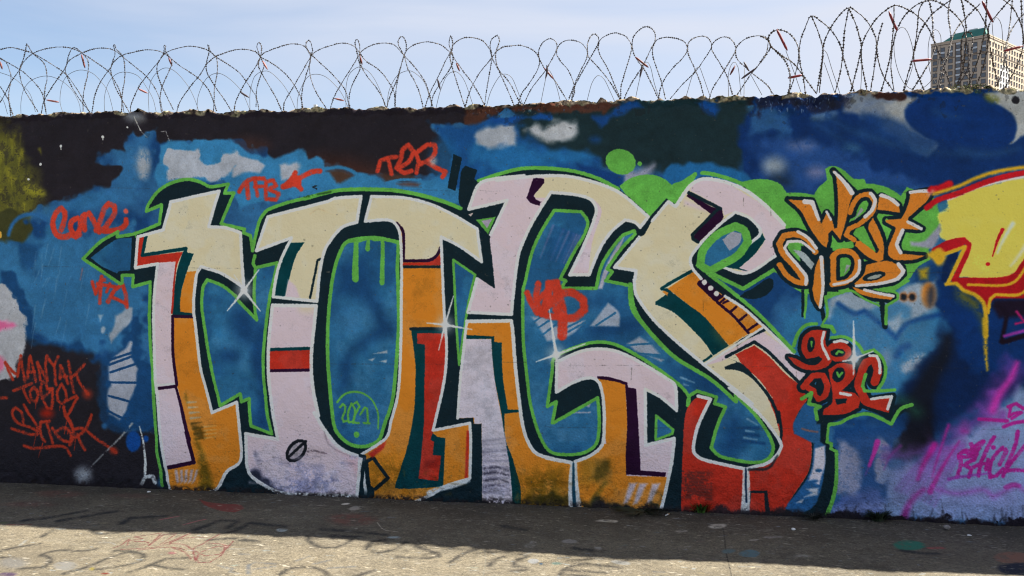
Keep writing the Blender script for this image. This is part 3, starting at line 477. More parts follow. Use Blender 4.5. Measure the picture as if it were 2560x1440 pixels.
# ---- letter 5
P5C = '@i 2020,130 2145,160 2040,370 1985,540 1975,680 2050,750 2250,800 2480,855 2480,1000 2450,1330 1850,1280 1850,1180 1860,800 1880,400 1910,250 1980,160'
P5 = '@g 1560,690 1720,500 1795,545 @j 640,280 720,215 810,190 1000,220 1200,300 1400,450 1605,655 1620,900 1530,950 1220,1135 950,1060 1350,760 1355,690 1250,580 1110,525 950,650 780,820 665,980 680,1080 770,1190 @k 1010,170 1200,290 1420,490 1690,750 1850,940 1760,1010 1830,1200 @l 1740,290 1690,430 1730,500 1870,560 1875,700 1840,880 1700,1100 1600,1290 1250,1330 1235,860 1440,790 1560,660 1565,590 1450,420 1300,250 1050,40 @k 1280,1240 1050,1050 800,860 @h 1750,570 1550,370 1400,150 1380,0 @g 1400,1190 1185,1155 1430,855 1480,830'
m = fill(P5C, RED, mask=True); fill('@i 1860,860 2180,860 2180,1190 1860,1170', (60, 36, 36), soft=12, clip=m, alpha=.35, patchy=.6)
for k in range(9): stroke('@i 1850,%d 2150,%d' % (880+k*32, 900+k*32), (44, 40, 46), 6, 3, soft=6, clip=m, alpha=.55, patchy=.9)
fill('@k 1560,1180 2000,1000 2000,1440 1300,1440', RED, alpha=0)
m = fill(P5, CREAM, mask=True)
fill('@j 690,250 900,150 1700,650 1650,1000 1200,1150 1150,1080 1300,950 1400,820 1380,720 1250,560 1110,520 1000,560 980,500 940,460 660,310', PINK, clip=m); fill('@j 600,400 870,510 760,500 600,450', PINK, soft=14, clip=m)
fill('@k 820,850 1380,510 1900,900 1740,1010 1300,620 1060,770 950,820', PINK, clip=m, soft=3)
fill('@j 1360,680 1410,800 1300,950 1150,1080 1240,1115 1050,1080 960,1060 1350,770', TEAL)
fill('@j 620,365 650,330 870,470 980,500 980,600 740,830 680,780 860,540 700,420', PURP, clip=m); stroke('@j 645,330 960,490', DARK, 9); stroke('@j 940,490 680,750 690,795 740,825', DARK, 8)
fill('@j 430,1290 690,1120 770,1190 @k 830,100 1240,540 1050,655 880,480 640,250 430,90', ORNG); stroke('@j 680,1110 430,1250 375,1290', TEAL, 8); fill('@k 310,220 440,130 365,100 430,85 640,250 800,370 1045,660 890,755 780,600 500,330 310,245', TEAL); fill('@k 400,110 440,130 430,160 380,120', ORNG)
ell('k', 1000, 560, 130, 60, 45, (176, 116, 40), soft=40, clip=m, alpha=.5)
fill('@k 740,10 790,-30 1010,170 1200,290 1420,490 1250,540 1150,400 950,250 730,60', ORNG, clip=m); fill('@k 735,20 790,-20 980,160 940,210 740,60', PURP)
stroke('@k 740,40 940,230 1100,370 1240,530', PURP, 7)
for a_ in ('960,230 1000,190', '990,235 1040,210', '1065,320 1120,270', '1150,410 1220,350', '1240,500 1330,440', '930,200 990,160'): stroke('@k '+a_, PURP, 6)
dots('@k 803,25 865,82 920,138', (216, 216, 222), 13)
stroke('@k 1400,500 1200,590 1120,650', DARK, 8); stroke('@k 870,760 790,820', TEAL, 6)
fill('@k 1110,745 1300,655 1450,770 1620,950 1740,1040 1900,1200 @l 1900,600 1900,1340 1000,1340 1000,900 1300,840 1460,790 1560,700 1570,560 1500,300 1400,60 @k 1480,1180 1350,1000 1200,870', RED, clip=m)
fill('@l 1250,1300 1250,1070 1430,1070 1460,1300 1410,1300 1400,1095 1270,1095', DARK, clip=m, alpha=.95)
stroke('@k 1020,770 1300,620 1440,720 1600,880 1740,1020', DARK, 8); fill('@k 1000,870 1130,820 1020,775 1190,850 1340,1010 1470,1170 1550,1350 1575,1440 1530,1440 1490,1280 1400,1130 1280,990 1150,910 1010,895', DARK); stroke('@l 1545,280 1572,480 1560,580', DARK, 7)
fill('@l 1610,1250 1640,1200 1850,900 1900,600 1700,500 1690,400 1800,200 1850,180 1960,250 1960,580 2015,620 2010,800 1960,1080 1880,1240 1700,1290', (36, 86, 140), soft=3)
fill('@l 1910,650 2005,620 2008,800 1960,960 1950,1010 1840,970 1885,850', (192, 188, 208), soft=4); fill('@l 1820,1050 1940,1040 1930,1110 1800,1130 1880,1090', (170, 176, 195), soft=5); fill('@l 1720,1190 1790,1150 1780,1190', (170, 176, 195), soft=4)
ell('l', 1945, 868, 35, 18, 0, (36, 86, 140), soft=3); ell('l', 1880, 980, 60, 20, -10, (36, 86, 140), soft=5); stroke('@l 1780,450 1850,470 1930,480', (170, 90, 60), 4, soft=4, alpha=.7)
stroke('@g 1790,548 1720,500 1560,690', WHITE, 7.5); stroke('@j 520,460 640,280 720,215 810,190 1000,220 1200,300 1400,450 1600,650', WHITE, 9); stroke('@j 1530,950 1220,1135 950,1060 1350,760 1355,690 1250,580 1110,525 950,650 780,820 665,980 680,1080 770,1190', WHITE, 7.5)
stroke('@k 1010,165 1200,290 1420,490 1690,745', WHITE, 7); stroke('@k 1380,480 1100,660 800,850', WHITE, 6)
stroke('@g 1430,855 1185,1155 1400,1190 1380,1300 @h 1380,0 1400,150 1550,370 1750,570 2080,850 @k 1050,1050 1280,1240 @l 1050,40 1300,250 1450,420 1565,590 1560,660 1440,790 1230,850', WHITE, 8)
stroke('@i 2020,125 2145,155 2040,370 1985,540 1975,680 2050,750 2250,800 2480,850', WHITE, 8.5); stroke('@l 1200,850 1200,1050 1190,1300', WHITE, 7, 13, patchy=.2, soft=2.5); stroke('@l 1238,860 1240,1100 1225,1300', WHITE, 6, 12, patchy=.2, soft=2.5); stroke('@l 1216,850 1215,1000 1222,1180', (20, 40, 70), 4, 5, soft=2)
stroke('@l 1250,860 1440,845 1530,720', DARK, 8, 5, soft=3, alpha=.8)
region('painted_letter', label='fifth big letter, cream above with a red base')
# ring and leaf by letter 5
fill(HOLES['leafhole'], BLUE); fill('@j 980,800 1080,715 1170,740 1160,830 1050,910', (145, 150, 172)); fill('@j 1560,1280', GRN) if False else None
stroke(HOLES['leafhole'], GRN, 20, closed=True); stroke('@j 770,1060 830,1130 1000,1260 1200,1420 @k 1400,400 1700,720', GRN, 9.5); stroke('@j 860,1130 1190,1290 1500,1100 1560,1130 1700,1260 1780,1310', GRN, 10)
fill('@j 1155,1368 1200,1330 1300,1278 1400,1205 1455,1180 1490,1200 1492,1260 1460,1320 1400,1365 1310,1392 1220,1388', DARK)
fill('@j 870,1160 1180,1310 1300,1260 1100,1340', BLUE, soft=2, alpha=0)
stroke('@h 1340,50 1360,280 1500,480 1700,700 1850,820 2150,1000 2400,1220', GRN, 12, 9)
# ---- WEST SIDE
M.rec[:] = 0
OR2 = (204, 122, 44)
polysW = ['@m 195,400 440,410 530,640 585,530 640,610 660,690 690,680 700,430 680,170 650,110 860,325 820,420 770,640 720,800 640,700 600,740 600,810 580,880 530,840 430,700 330,520',
 '@m 1110,380 1130,360 1300,450 1320,530 1200,510 1090,500', '@m 1050,580 1120,720 1155,850 1150,1000 1100,1020 980,960 870,860 880,810 920,810 1080,930 1090,930 1110,900 1000,680 1010,640',
 '@m 1420,340 1640,300 1600,400 1470,520 1400,580 1400,610 1540,690 1500,700 1350,690 1290,860 1330,940 1560,960 1450,1000 1250,1000 1200,960 1200,880 1280,680 1180,620 1180,600 1330,590 1380,500 1420,370',
 '@m 510,980 555,990 560,1250 @n 560,60 540,200 510,280 460,200 440,80 @m 450,1250 470,1080', '@m 980,1050 1190,1010 1340,1080 1350,1140 1250,1220 900,1270 860,1240 950,1150', '@m 840,1270 900,1290 1100,1350 1250,1370 1220,1400 1000,1370 880,1320']
strW = [('@m 860,800 780,750 810,690 900,650 1030,540 1065,420 1010,345 920,360 850,440 820,530', 12), ('@m 470,920 400,800 280,745 160,760 110,840 150,940 260,1060 340,1170 370,1230', 15), ('@m 115,1050 180,1150 280,1220 350,1235', 13),
 ('@m 640,975 700,920 820,920 890,1000 870,1130 780,1220 640,1245', 14), ('@m 650,980 650,1240', 14)]
for sp in polysW: fill(sp, DARK); stroke(sp, DARK, 18, closed=True)
for sp, wd in strW: stroke(sp, DARK, wd+18)
fill('@m 330,860 660,880 700,1320 520,1300 330,1100', DARK, soft=2); stroke('@m 345,1310 @n 345,360', DARK, 8); stroke('@n 540,300 555,400', DARK, 10); stroke('@n 1135,240 1165,470', DARK, 13)
fill('@m 880,690 960,660 1080,920 1050,920 900,790 850,740', GRN); fill('@m 1170,690 1230,700 1190,775', GRN); fill('@m 640,820 720,830 850,810 860,880 640,910', GRN); stroke('@m 1190,605', GRN, 8)
for sp in polysW: fill(sp, OR2, patchy=.1)
for sp, wd in strW: stroke(sp, OR2, wd, patchy=.1)
ell('m', 1055, 1165, 120, 42, -14, DARK); ell('m', 1060, 1172, 75, 18, -14, (140, 150, 150)); fill('@m 930,475 955,500 860,610', (145, 152, 160)); fill('@m 250,900 350,920 460,1040 430,1100', (145, 158, 168)); fill('@m 780,1045 820,1060 760,1140', (145, 152, 160))
for sp, wd, wd2 in (('@m 365,420 440,425 505,600', 13, 7), ('@m 585,520 625,600', 6, 5), ('@m 662,122 760,220 840,330', 7, 12), ('@m 1025,335 1070,400 1040,500 970,570', 9, 9), ('@m 1130,355 1220,385 1300,450', 9, 9), ('@m 1425,325 1530,312 1640,315', 8, 9), ('@m 1400,622 1530,688', 8, 8), ('@m 1345,705 1285,850 1325,930', 9, 9),
    ('@m 300,720 400,780 480,885', 8, 8), ('@m 460,920 330,820 200,820 165,880 190,930 300,1060 380,1170 375,1240', 6, 9), ('@m 530,975 545,1200 @n 545,100 518,275', 9, 7), ('@m 912,1010 900,1130 800,1215 655,1248', 8, 7), ('@m 1300,1045 1350,1110 1290,1190 1100,1240 880,1260', 10, 7), ('@m 960,1300 1100,1335 1245,1362', 7, 8)):
    stroke(sp, (224, 222, 232), wd, wd2)
for sp, wd in (('@m 375,1310 @n 375,230 360,380', 8), ('@m 575,1390 @n 590,350 540,440', 8), ('@n 570,170 700,140 830,110 960,190 1110,260', 7), ('@n 1175,440 1175,260 1290,190 1290,140 1240,110 1400,10', 8)): stroke(sp, GRN, wd, 5)
region('painted_lettering', label='orange two line lettering right of the last big letter')
# ---- GO DBC
RD2 = (172, 46, 34)
pG = ['@n 500,500 580,510 570,640 640,780 600,860 500,900 380,900 270,850 200,770 280,790 400,850 500,840 540,800 480,780 380,790 330,700 350,570 420,510', '@n 600,900 720,830 850,850 870,950 810,1040 730,1110 860,1130 920,1200 900,1280 760,1340 540,1350 550,1290 630,1240 640,1130 620,1000', '@n 930,1150 1020,1190 1240,1160 1200,1330 950,1250 900,1180']
sG = [('@n 350,1070 450,960 550,960 590,1060 560,1160 500,1190 450,1110 400,1080', 15), ('@n 1060,1020 1090,900 1050,800 970,830 920,960 900,1060 960,1180', 20)]
for sp in pG: stroke(sp, DARK, 18, closed=True)
for sp, wd in sG: stroke(sp, DARK, wd+17)
ell('n', 700, 720, 165, 135, 0, DARK); fill('@n 480,1300 900,1330 1240,1330 1260,1260 1440,1250 1230,1420 1000,1320 640,1420 600,1440 480,1440', DARK, soft=4); fill('@n 850,850 960,850 960,1150 860,1100', DARK)
for sp in pG: fill(sp, RD2)
for sp, wd in sG: stroke(sp, RD2, wd)
ell('n', 700, 720, 130, 100, 0, RD2); ell('n', 695, 730, 74, 42, 0, DARK); stroke('@n 680,740 700,715 740,725', GRN, 6); ell('n', 425, 645, 38, 78, 8, DARK); stroke('@n 430,620 430,670', GRN, 6, 2); ell('n', 705, 950, 60, 78, 25, DARK); stroke('@n 690,930 710,970 740,930', GRN, 5)
ell('n', 505, 1080, 28, 82, -6, DARK); fill('@n 665,1190 785,1185 775,1230 680,1245', DARK); fill('@n 390,800 500,765 540,790 480,850 400,850', DARK)
for sp in ('@n 556,522 535,640 605,790', '@n 660,622 720,606 785,625', '@n 1010,755 1080,760 1110,830 1110,930', '@n 720,1135 820,1150', '@n 1030,1190 1230,1165 1190,1290'): stroke(sp, WHITE, 7)
region('painted_lettering', label='red two line lettering under the orange lettering')
stroke('@n 970,945 940,1060 960,1110 1100,1110 1260,1100', GRN, 8); stroke('@n 255,660 300,530 380,450 480,440', GRN, 9, 8); stroke('@n 540,460 630,470 655,520', GRN, 10); stroke('@n 630,580 760,570 900,650 945,730 1050,700 1130,770 1170,870 1150,1000 1095,1090', GRN, 8); stroke('@n 335,1190 430,1130 405,1240 515,1265 470,1290 485,1395', GRN, 9)
stroke('@o 610,240 710,230 830,170 990,140 1120,185 1225,240 1320,90 1430,50', GRN, 8, 9)
# ---- yellow piece at the right
M.rec[:] = 0
fill('@m 1830,390 2200,250 2600,150 3300,100 3300,1000 2600,1000 2430,1180 1870,1200 1990,860 1960,800 1850,830 1720,800 1720,560 1850,500', (238, 226, 104), soft=8, warp=3, rough=1); fill('@m 1900,900 1770,990 1730,1210 1790,1240 1880,1050', NAVY, soft=3)
for k in range(14): ell('m', random.uniform(1800, 2500), random.uniform(420, 1120), random.uniform(20, 60), random.uniform(12, 30), random.uniform(-60, 60), random.choice([(190, 178, 80), (150, 148, 90), (232, 222, 120)]), soft=22, alpha=.5, patchy=.6)
stroke('@m 1800,400 2100,275 2560,170 2900,150', (206, 202, 208), 6, soft=3); stroke('@m 1590,480 1700,400 1900,335 2200,215 2560,130 2900,110', (176, 22, 34), 14, soft=3); stroke('@m 1640,300 1720,290 1810,245', (176, 22, 34), 20, soft=5); stroke('@m 1660,340 1900,265 2100,175 2300,115 2560,75 2900,60', (195, 152, 40), 9, soft=5)
stroke('@m 1610,350 1650,310', (195, 140, 130), 10, soft=8, alpha=.6)
fill('@m 1850,1215 2440,1190 2560,1010 3300,900 @n 3300,150 2560,190 2260,190 2215,240 2175,360 2150,230 2060,130 1950,110 1880,30', (158, 20, 30), soft=3)
fill('@m 1640,900 1800,830 1950,800 1960,860 1750,950', (168, 22, 34), soft=2); stroke('@m 1660,905 1800,830 1950,800 2005,850 1970,960 1860,1205', (168, 22, 34), 13, soft=2); stroke('@m 1640,960 1780,935 1965,870 1900,1010 1800,1225', (208, 166, 44), 9, soft=3); ell('m', 1700, 990, 50, 60, 0, (205, 162, 45), soft=12, warp=3)
stroke('@m 1860,1205 2420,1178 2620,930', (158, 20, 30), 13, soft=2); stroke('@m 2000,1250 2420,1240 2600,1030', (206, 160, 40), 7, soft=3)
fill('@n 2260,200 3300,180 3300,330 2300,380 2230,260', (24, 16, 34), soft=14); stroke('@n 2195,330 2220,190 2270,150 2500,150 2620,60', (208, 164, 40), 7.5, soft=3)
stroke('@m 1780,1245 1880,1240 1960,1310 2060,1345 2150,1430 @n 2170,340 2165,560', (206, 162, 40), 9, 11, soft=4); stroke('@n 2160,400 2160,660 2180,900', (195, 156, 40), 13, 4, soft=8, patchy=.4); fill('@n 1880,70 2060,170 2130,260 2150,560 2080,330 1900,200', (110, 105, 30), soft=26, alpha=.7, patchy=.5)
stroke('@m 2338,700 2290,800 2240,965', (170, 22, 34), 9, 3); stroke('@m 2195,1043', (170, 22, 34), 10); stroke('@m 2440,640 2330,830 2290,930', (195, 206, 195), 11, 4, soft=6); stroke('@m 2570,860 2470,1000 2420,1060', (214, 214, 180), 10, 5, soft=6); fill('@m 1500,1100 1600,1080 1590,1190 1520,1190', (160, 140, 40), soft=14)
stroke('@n 2320,620 2380,340 2300,260', (22, 14, 30), 10, soft=5); stroke('@n 2350,560 2560,510 2700,500', (130, 50, 150), 8, soft=4); stroke('@n 2480,320 2560,420 2470,440', (160, 30, 100), 6, soft=4); stroke('@n 2340,620 2560,560 2700,560', (22, 14, 30), 12, soft=4)
region('painted_lettering', label='yellow piece with a red outline at the right end')
# ---- red P tag, sparkles
for sp, wd in (('@h 310,130 350,230 410,330', 15), ('@h 420,40 400,200 450,330 520,200 520,30', 16), ('@h 480,250 560,30 610,20', 15), ('@h 420,200 500,120 560,200 480,330', 14), ('@h 600,60 660,330 660,560', 24), ('@h 620,140 760,130 870,200 880,300 780,380 660,380 600,300', 20), ('@h 450,340 560,370 660,370', 17), ('@h 560,240 620,120', 18)): stroke(sp, TAG, wd, soft=4, rough=.6, patchy=.15)
region('painted_tag', label='red tag between the third and fourth big letters')
def spark(t, x, y, arms, r):
    ell(t, x, y, r*2.6, r*2.6, 0, (200, 206, 218), soft=r*.9, alpha=.6); ell(t, x, y, r, r, 0, WHITE, soft=5)
    for ax, ay, wd in arms: stroke('@%s %d,%d %d,%d' % (t, x, y, ax, ay), WHITE, wd, 2, soft=2.5, patchy=.15)
spark('a', 1715, 1225, ((1868, 1020, 6), (1550, 1430, 9), (1880, 1430, 9), (1620, 1070, 4)), 34); region('painted_sparkle', label='white star sparkle on the first big letter')
spark('e', 1410, 290, ((1495, 0, 6), (1225, 272, 6), (1680, 335, 7), (1345, 540, 6)), 34); region('painted_sparkle', label='white star sparkle beside the second big letter')
spark('h', 600, 750, ((530, 300, 8), (400, 820, 6), (890, 640, 6), (615, 900, 5)), 36); region('painted_sparkle', label='white star sparkle on the fourth big letter')
spark('n', 855, 790, ((852, 410, 9), (850, 950, 8), (1045, 712, 5), (745, 815, 5)), 34); region('painted_sparkle', label='white star sparkle on the red lettering')
# ---- 2021
for sp in ('@e 352,1118 380,1085 406,1112 398,1165 374,1228 388,1264 432,1250', '@e 465,1080 430,1180 440,1270 490,1260 500,1140 465,1080', '@e 480,1090 520,1065 545,1110 500,1200 480,1270 540,1275', '@e 555,1190 600,1120 625,1130 635,1270', '@e 590,1275 650,1277'): stroke(sp, GRN, 5.5, soft=2)
stroke('@e 325,1065 400,985 520,963 620,1000 690,1070 735,1180 738,1330', GRN, 5.5, 4, soft=2); stroke('@e 520,1390', GRN, 15, soft=2)
region('painted_lettering', label='small green year number under an arc inside the ring letter')
M.rec = None
fill('@z 2062,1282 2110,1278 2150,1284 2200,1290 2250,1296 2330,1296 2400,1301 2470,1304 2530,1308 2560,1304 2700,1306 3400,1300 3400,1420 2062,1360', (26, 23, 34), soft=5, warp=3, rough=2)
fill('@z 1480,1262 1700,1272 1850,1276 1960,1280 2062,1283 2062,1360 1480,1340', (34, 32, 40), soft=10, warp=4, rough=2, alpha=.8)
for k in range(40): stroke('@z %f,1300 %f,%f' % ((x0 := random.uniform(1900, 2560)), x0+random.uniform(-8, 8), random.uniform(1262, 1285)), (30, 30, 38), random.uniform(2, 7), 1, soft=5, alpha=.6, patchy=.6)
for sp, c_, n_ in (('2350,1302', (50, 58, 40), 0),): pass
for k in range(16): stroke('@f %d,%d %d,%d' % (1790, 700+k*36, 2050, 690+k*38+random.uniform(-30, 30)), (84, 84, 112), 9, 3, soft=10, alpha=random.uniform(.2, .6), patchy=.5)
for y_, a_ in ((1010, .7), (1060, .9), (1130, .8), (1190, .6)): stroke('@f 1800,%d 1930,%d 2040,%d' % (y_, y_-12, y_+20), (44, 42, 60), 7, 3, soft=7, alpha=a_, patchy=.4)
for k in range(26):
    x0 = random.uniform(620, 880); y0 = random.uniform(1140, 1215); stroke('@z %f,%f %f,%f' % (x0, y0, x0+random.uniform(15, 50), y0+random.uniform(-6, 6)), random.choice([(104, 108, 156), (150, 144, 176), (70, 70, 104), (190, 176, 196)]), random.uniform(4, 11), 2, soft=9, alpha=.5, patchy=.5)
for k in range(30):
    x0 = random.uniform(960, 1130) if k % 2 else random.uniform(1290, 1600); y0 = random.uniform(1170, 1250); stroke('@z %f,%f %f,%f' % (x0, y0, x0+random.uniform(-30, 40), y0+random.uniform(-26, 6)), random.choice([(70, 52, 14), (110, 76, 18), (48, 44, 20), (196, 120, 40)]), random.uniform(5, 13), 3, soft=9, alpha=.4, patchy=.6)
for sp in ('@t 1250,420 1600,540 1900,580 2200,600 2500,560', '@t 1000,300 1200,420 1500,520', '@t 1850,250 1950,290 2050,300', '@t 900,350 1100,480 1300,600', '@t 2050,560 2300,600 2520,540'): stroke(sp, (44, 82, 128), 22, 8, soft=26, alpha=.45)
for y0 in (668, 905, 1060, 470):
    for k in range(14):
        x0 = random.uniform(0, 2500); stroke('@z %f,%f %f,%f %f,%f' % (x0, y0+x0*.006+random.uniform(-3, 3), x0+30, y0+x0*.006+random.uniform(-2, 2), x0+random.uniform(50, 130), y0+x0*.0065), (50, 46, 50), 1.1, .5, soft=1.5, alpha=random.uniform(.15, .45), patchy=.6)
for k in range(90):
    x0, y0 = random.uniform(0, 2560), random.uniform(300, 1250); c_ = random.choice([(60, 56, 54), (40, 38, 42), (120, 112, 104)])
    stroke('@z %f,%f %f,%f' % (x0, y0, x0+random.uniform(-7, 7), y0+random.uniform(-3, 3)), c_, random.uniform(1.2, 3), 1, soft=1.5, alpha=random.uniform(.2, .6))
fill('@t 380,120 700,110 1110,120 1130,200 1050,250 860,250 700,220 560,240 430,260 390,200', (30, 34, 58), soft=12, warp=6, rough=2, alpha=.75)
for k in range(70):
    x0, y0 = random.uniform(1890, 2080), random.uniform(238, 275); stroke('@z %f,%f %f,%f' % (x0, y0, x0+random.uniform(-3, 3), y0+random.uniform(2, 9)), random.choice([(150, 170, 200), (70, 100, 150), (14, 22, 50)]), random.uniform(1.2, 3.2), .6, soft=1.5, alpha=.6, patchy=.4)
for k in range(50):
    x0, y0 = random.uniform(1165, 1420), random.uniform(263, 290); stroke('@z %f,%f %f,%f' % (x0, y0, x0+random.uniform(-6, 6), y0+random.uniform(1, 6)), random.choice([(120, 96, 84), (52, 84, 130), (24, 20, 26), (84, 74, 72)]), random.uniform(1.2, 3.5), .6, soft=1.5, alpha=.6, patchy=.4)
LM = np.zeros((CH, CW), np.float32)
for mk_, _l in masks['painted_letter']: LM = np.maximum(LM, mk_)
gh = noise(CH, CW, 60, 401, 4); g2 = noise(CH, CW, 26, 402, 3, cy=9); lum = M.im.mean(-1)/220
M.im += (LM*np.clip(gh*.2-.06, 0, .17)*lum)[..., None]*(np.array((150, 160, 184), np.float32)-M.im)
M.im *= 1+(LM*g2*.012)[..., None]
for k in range(60):
    x0, y0 = random.uniform(300, 2000), random.uniform(480, 1220); stroke('@z %f,%f %f,%f' % (x0, y0, x0+random.uniform(-30, 30), y0+random.uniform(-60, 60)), random.choice([(120, 130, 160), (226, 216, 196), (70, 64, 70)]), random.uniform(10, 26), 4, soft=26, alpha=random.uniform(.04, .14), clip=LM, patchy=.5)
# ---- wear, dirt, crust along the foot and the crest
for (x_, y_) in ((2320, 760), (2400, 820)): stroke('@d %d,%d' % (x_-2320, y_-40), (80, 74, 60), 5, soft=5, alpha=.6)
stroke('@r 640,1010 700,1000 780,985 900,960', (34, 70, 34), 5, soft=3, patchy=.8, alpha=.8); stroke('@a 2440,180 2400,190 2440,210', (26, 28, 30), 3)
stroke('@f 30,840 100,830 160,850 220,860', (90, 76, 90), 4, soft=4, patchy=.7, alpha=.8); stroke('@r 700,1180 780,1130 860,1160 950,1190', (160, 140, 108), 3, soft=4, patchy=.5, alpha=.6)
for a_ in ('@e 1990,665 2220,665', '@k 1130,620 1130,700', '@k 790,230 790,310', '@j 1190,380 1190,460', '@h 1355,880 1350,1000', '@j 1460,470 1465,560', '@k 1720,910 1720,1010'): stroke(a_, (60, 56, 50), 1.2, soft=1.5, alpha=.6)
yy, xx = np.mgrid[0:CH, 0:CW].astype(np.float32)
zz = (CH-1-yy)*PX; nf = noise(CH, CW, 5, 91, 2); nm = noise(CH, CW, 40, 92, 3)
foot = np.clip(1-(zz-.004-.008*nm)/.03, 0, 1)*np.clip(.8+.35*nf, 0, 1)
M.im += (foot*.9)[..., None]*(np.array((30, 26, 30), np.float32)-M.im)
low = np.clip(1-zz/.5, 0, 1)**1.5; spk = ((nf > 1.55) & (low*1.2 > np.random.default_rng(4).random((CH, CW)))).astype(np.float32)
M.im += (spk*.16)[..., None]*(np.array((34, 32, 38), np.float32)-M.im)
spk = (noise(CH, CW, 4, 71, 1) > 3.7).astype(np.float32)*.45; M.im += spk[..., None]*(np.array((70, 66, 64), np.float32)-M.im)
M.im *= (1+.02*noise(CH, CW, 2, 33, 1)+.018*M.n2+.02*nm)[..., None]
TOPX = np.array([-900, -300, 0, 60, 200, 330, 400, 460, 560, 640, 700, 770, 820, 900, 960, 1000, 1050, 1120, 1200, 1280, 1350, 1420, 1450, 1540, 1600, 1650, 1720, 1800, 1900, 2050, 2110, 2200, 2310, 2330, 2400, 2560, 3000, 3600])
TOPY = np.array([305, 292, 288, 285, 282, 277, 280, 275, 281, 273, 276, 272, 270, 272, 267, 268, 272, 264, 265, 265, 258, 257, 254, 253, 247, 248, 244, 241, 238, 235, 232, 228, 226, 222, 220, 218, 206, 190])
_t = on_wall(np.stack([TOPX, TOPY], 1).astype(float)); TS, TZ = _t[:, 0], _t[:, 1]
def ztop(s): return np.interp(s, TS, TZ)
crest = ztop(S0+xx*PX)-zz; cn = noise(CH, CW, 12, 55, 3)
cr = np.clip((.018+.012*nm-crest)/.012, 0, 1)*np.clip(.95+.5*cn, 0, 1); cr = np.maximum(cr, np.clip((.009-crest)/.004, 0, 1))
rock = np.array((92, 82, 76), np.float32)[None, None]*(1+.28*cn[..., None]+.15*nf[..., None]); rock[..., 1] += np.clip(nm*6, 0, 8)*(cn > 0)
M.im += cr[..., None]*(rock-M.im)
cr = ((crest < .09+.04*nm) & (cn > 1.3)).astype(np.float32)*.3; M.im += cr[..., None]*(np.array((26, 26, 30), np.float32)-M.im)
np.clip(M.im, 0, 255, out=M.im)
# ------------------------------------------------------------------ mesh helpers
def lin(c): c = np.asarray(c, np.float32)/255; return np.where(c <= .04045, c/12.92, ((c+.055)/1.055)**2.4)
def srgb(c): return np.where(c <= .0031308, c*12.92, 1.055*np.clip(c, 0, None)**(1/2.4)-.055)
KW = np.array([.66, .67, .76], np.float32)    # daylight that reaches the shaded wall: photograph colour = paint colour x this
def paint(c): a = lin(c)/KW; return (float(a[0]), float(a[1]), float(a[2]), 1)
def image(name, rgb, alpha=None):
    h, w = rgb.shape[:2]; buf = np.ones((h, w, 4), np.float32); buf[..., :3] = rgb
    if alpha is not None: buf[..., 3] = alpha
    im = D.images.new(name, w, h, alpha=alpha is not None); im.colorspace_settings.name = 'sRGB'
    im.alpha_mode = 'CHANNEL_PACKED' if alpha is not None else 'NONE'
    im.pixels.foreach_set(np.ascontiguousarray(buf[::-1]).ravel()); im.update(); im.pack(); return im
def material(name, col=(.5, .5, .5, 1), rough=.7, metal=0., bump=0., bscale=40., var=0., spec=.4):
    m = D.materials.new(name); m.use_nodes = True; nt = m.node_tree; b = nt.nodes['Principled BSDF']
    b.inputs['Base Color'].default_value = col; b.inputs['Roughness'].default_value = rough; b.inputs['Metallic'].default_value = metal; b.inputs['Specular IOR Level'].default_value = spec
    if bump or var:
        tc = N(nt, 'ShaderNodeTexCoord'); nz = N(nt, 'ShaderNodeTexNoise', _Scale=bscale, _Detail=6., _Roughness=.6); L(nt, tc.outputs['Object'], nz.inputs[0])
        if bump: bp = N(nt, 'ShaderNodeBump', _Strength=1., _Distance=bump); L(nt, nz.outputs[0], bp.inputs['Height']); L(nt, bp.outputs[0], b.inputs['Normal'])
        if var:
            mr = N(nt, 'ShaderNodeMapRange', _From_Min=.3, _From_Max=.7, _To_Min=1-var, _To_Max=1+var); L(nt, nz.outputs[0], mr.inputs[0])
            mm = N(nt, 'ShaderNodeVectorMath', operation='MULTIPLY'); mm.inputs[0].default_value = col[:3]; L(nt, mr.outputs[0], mm.inputs[1]); L(nt, mm.outputs[0], b.inputs['Base Color'])
    return m
def meshobj(name, v, f, mat, parent=None, loc=None, smooth=False):
    me = D.meshes.new(name); me.from_pydata([tuple(map(float, p)) for p in v], [], [tuple(map(int, q)) for q in f]); me.materials.append(mat)
    if smooth: me.shade_smooth()
    return link(name, me, parent, loc)
def link(name, me, parent=None, loc=None):
    o = D.objects.new(name, me); COL.objects.link(o)
    if parent is not None: o.parent = parent
    if loc is not None: o.location = loc
    return o
def tag(o, label=None, cat=None, group=None, kind=None):
    for k, v in (('label', label), ('category', cat), ('group', group), ('kind', kind)):
        if v: o[k] = v
    return o
def empty(name, loc=(0, 0, 0), rz=0):
    o = D.objects.new(name, None); COL.objects.link(o); o.location = loc; o.rotation_euler[2] = rz; o.empty_display_size = .2; return o
WROT = math.atan2(WD[1], WD[0])
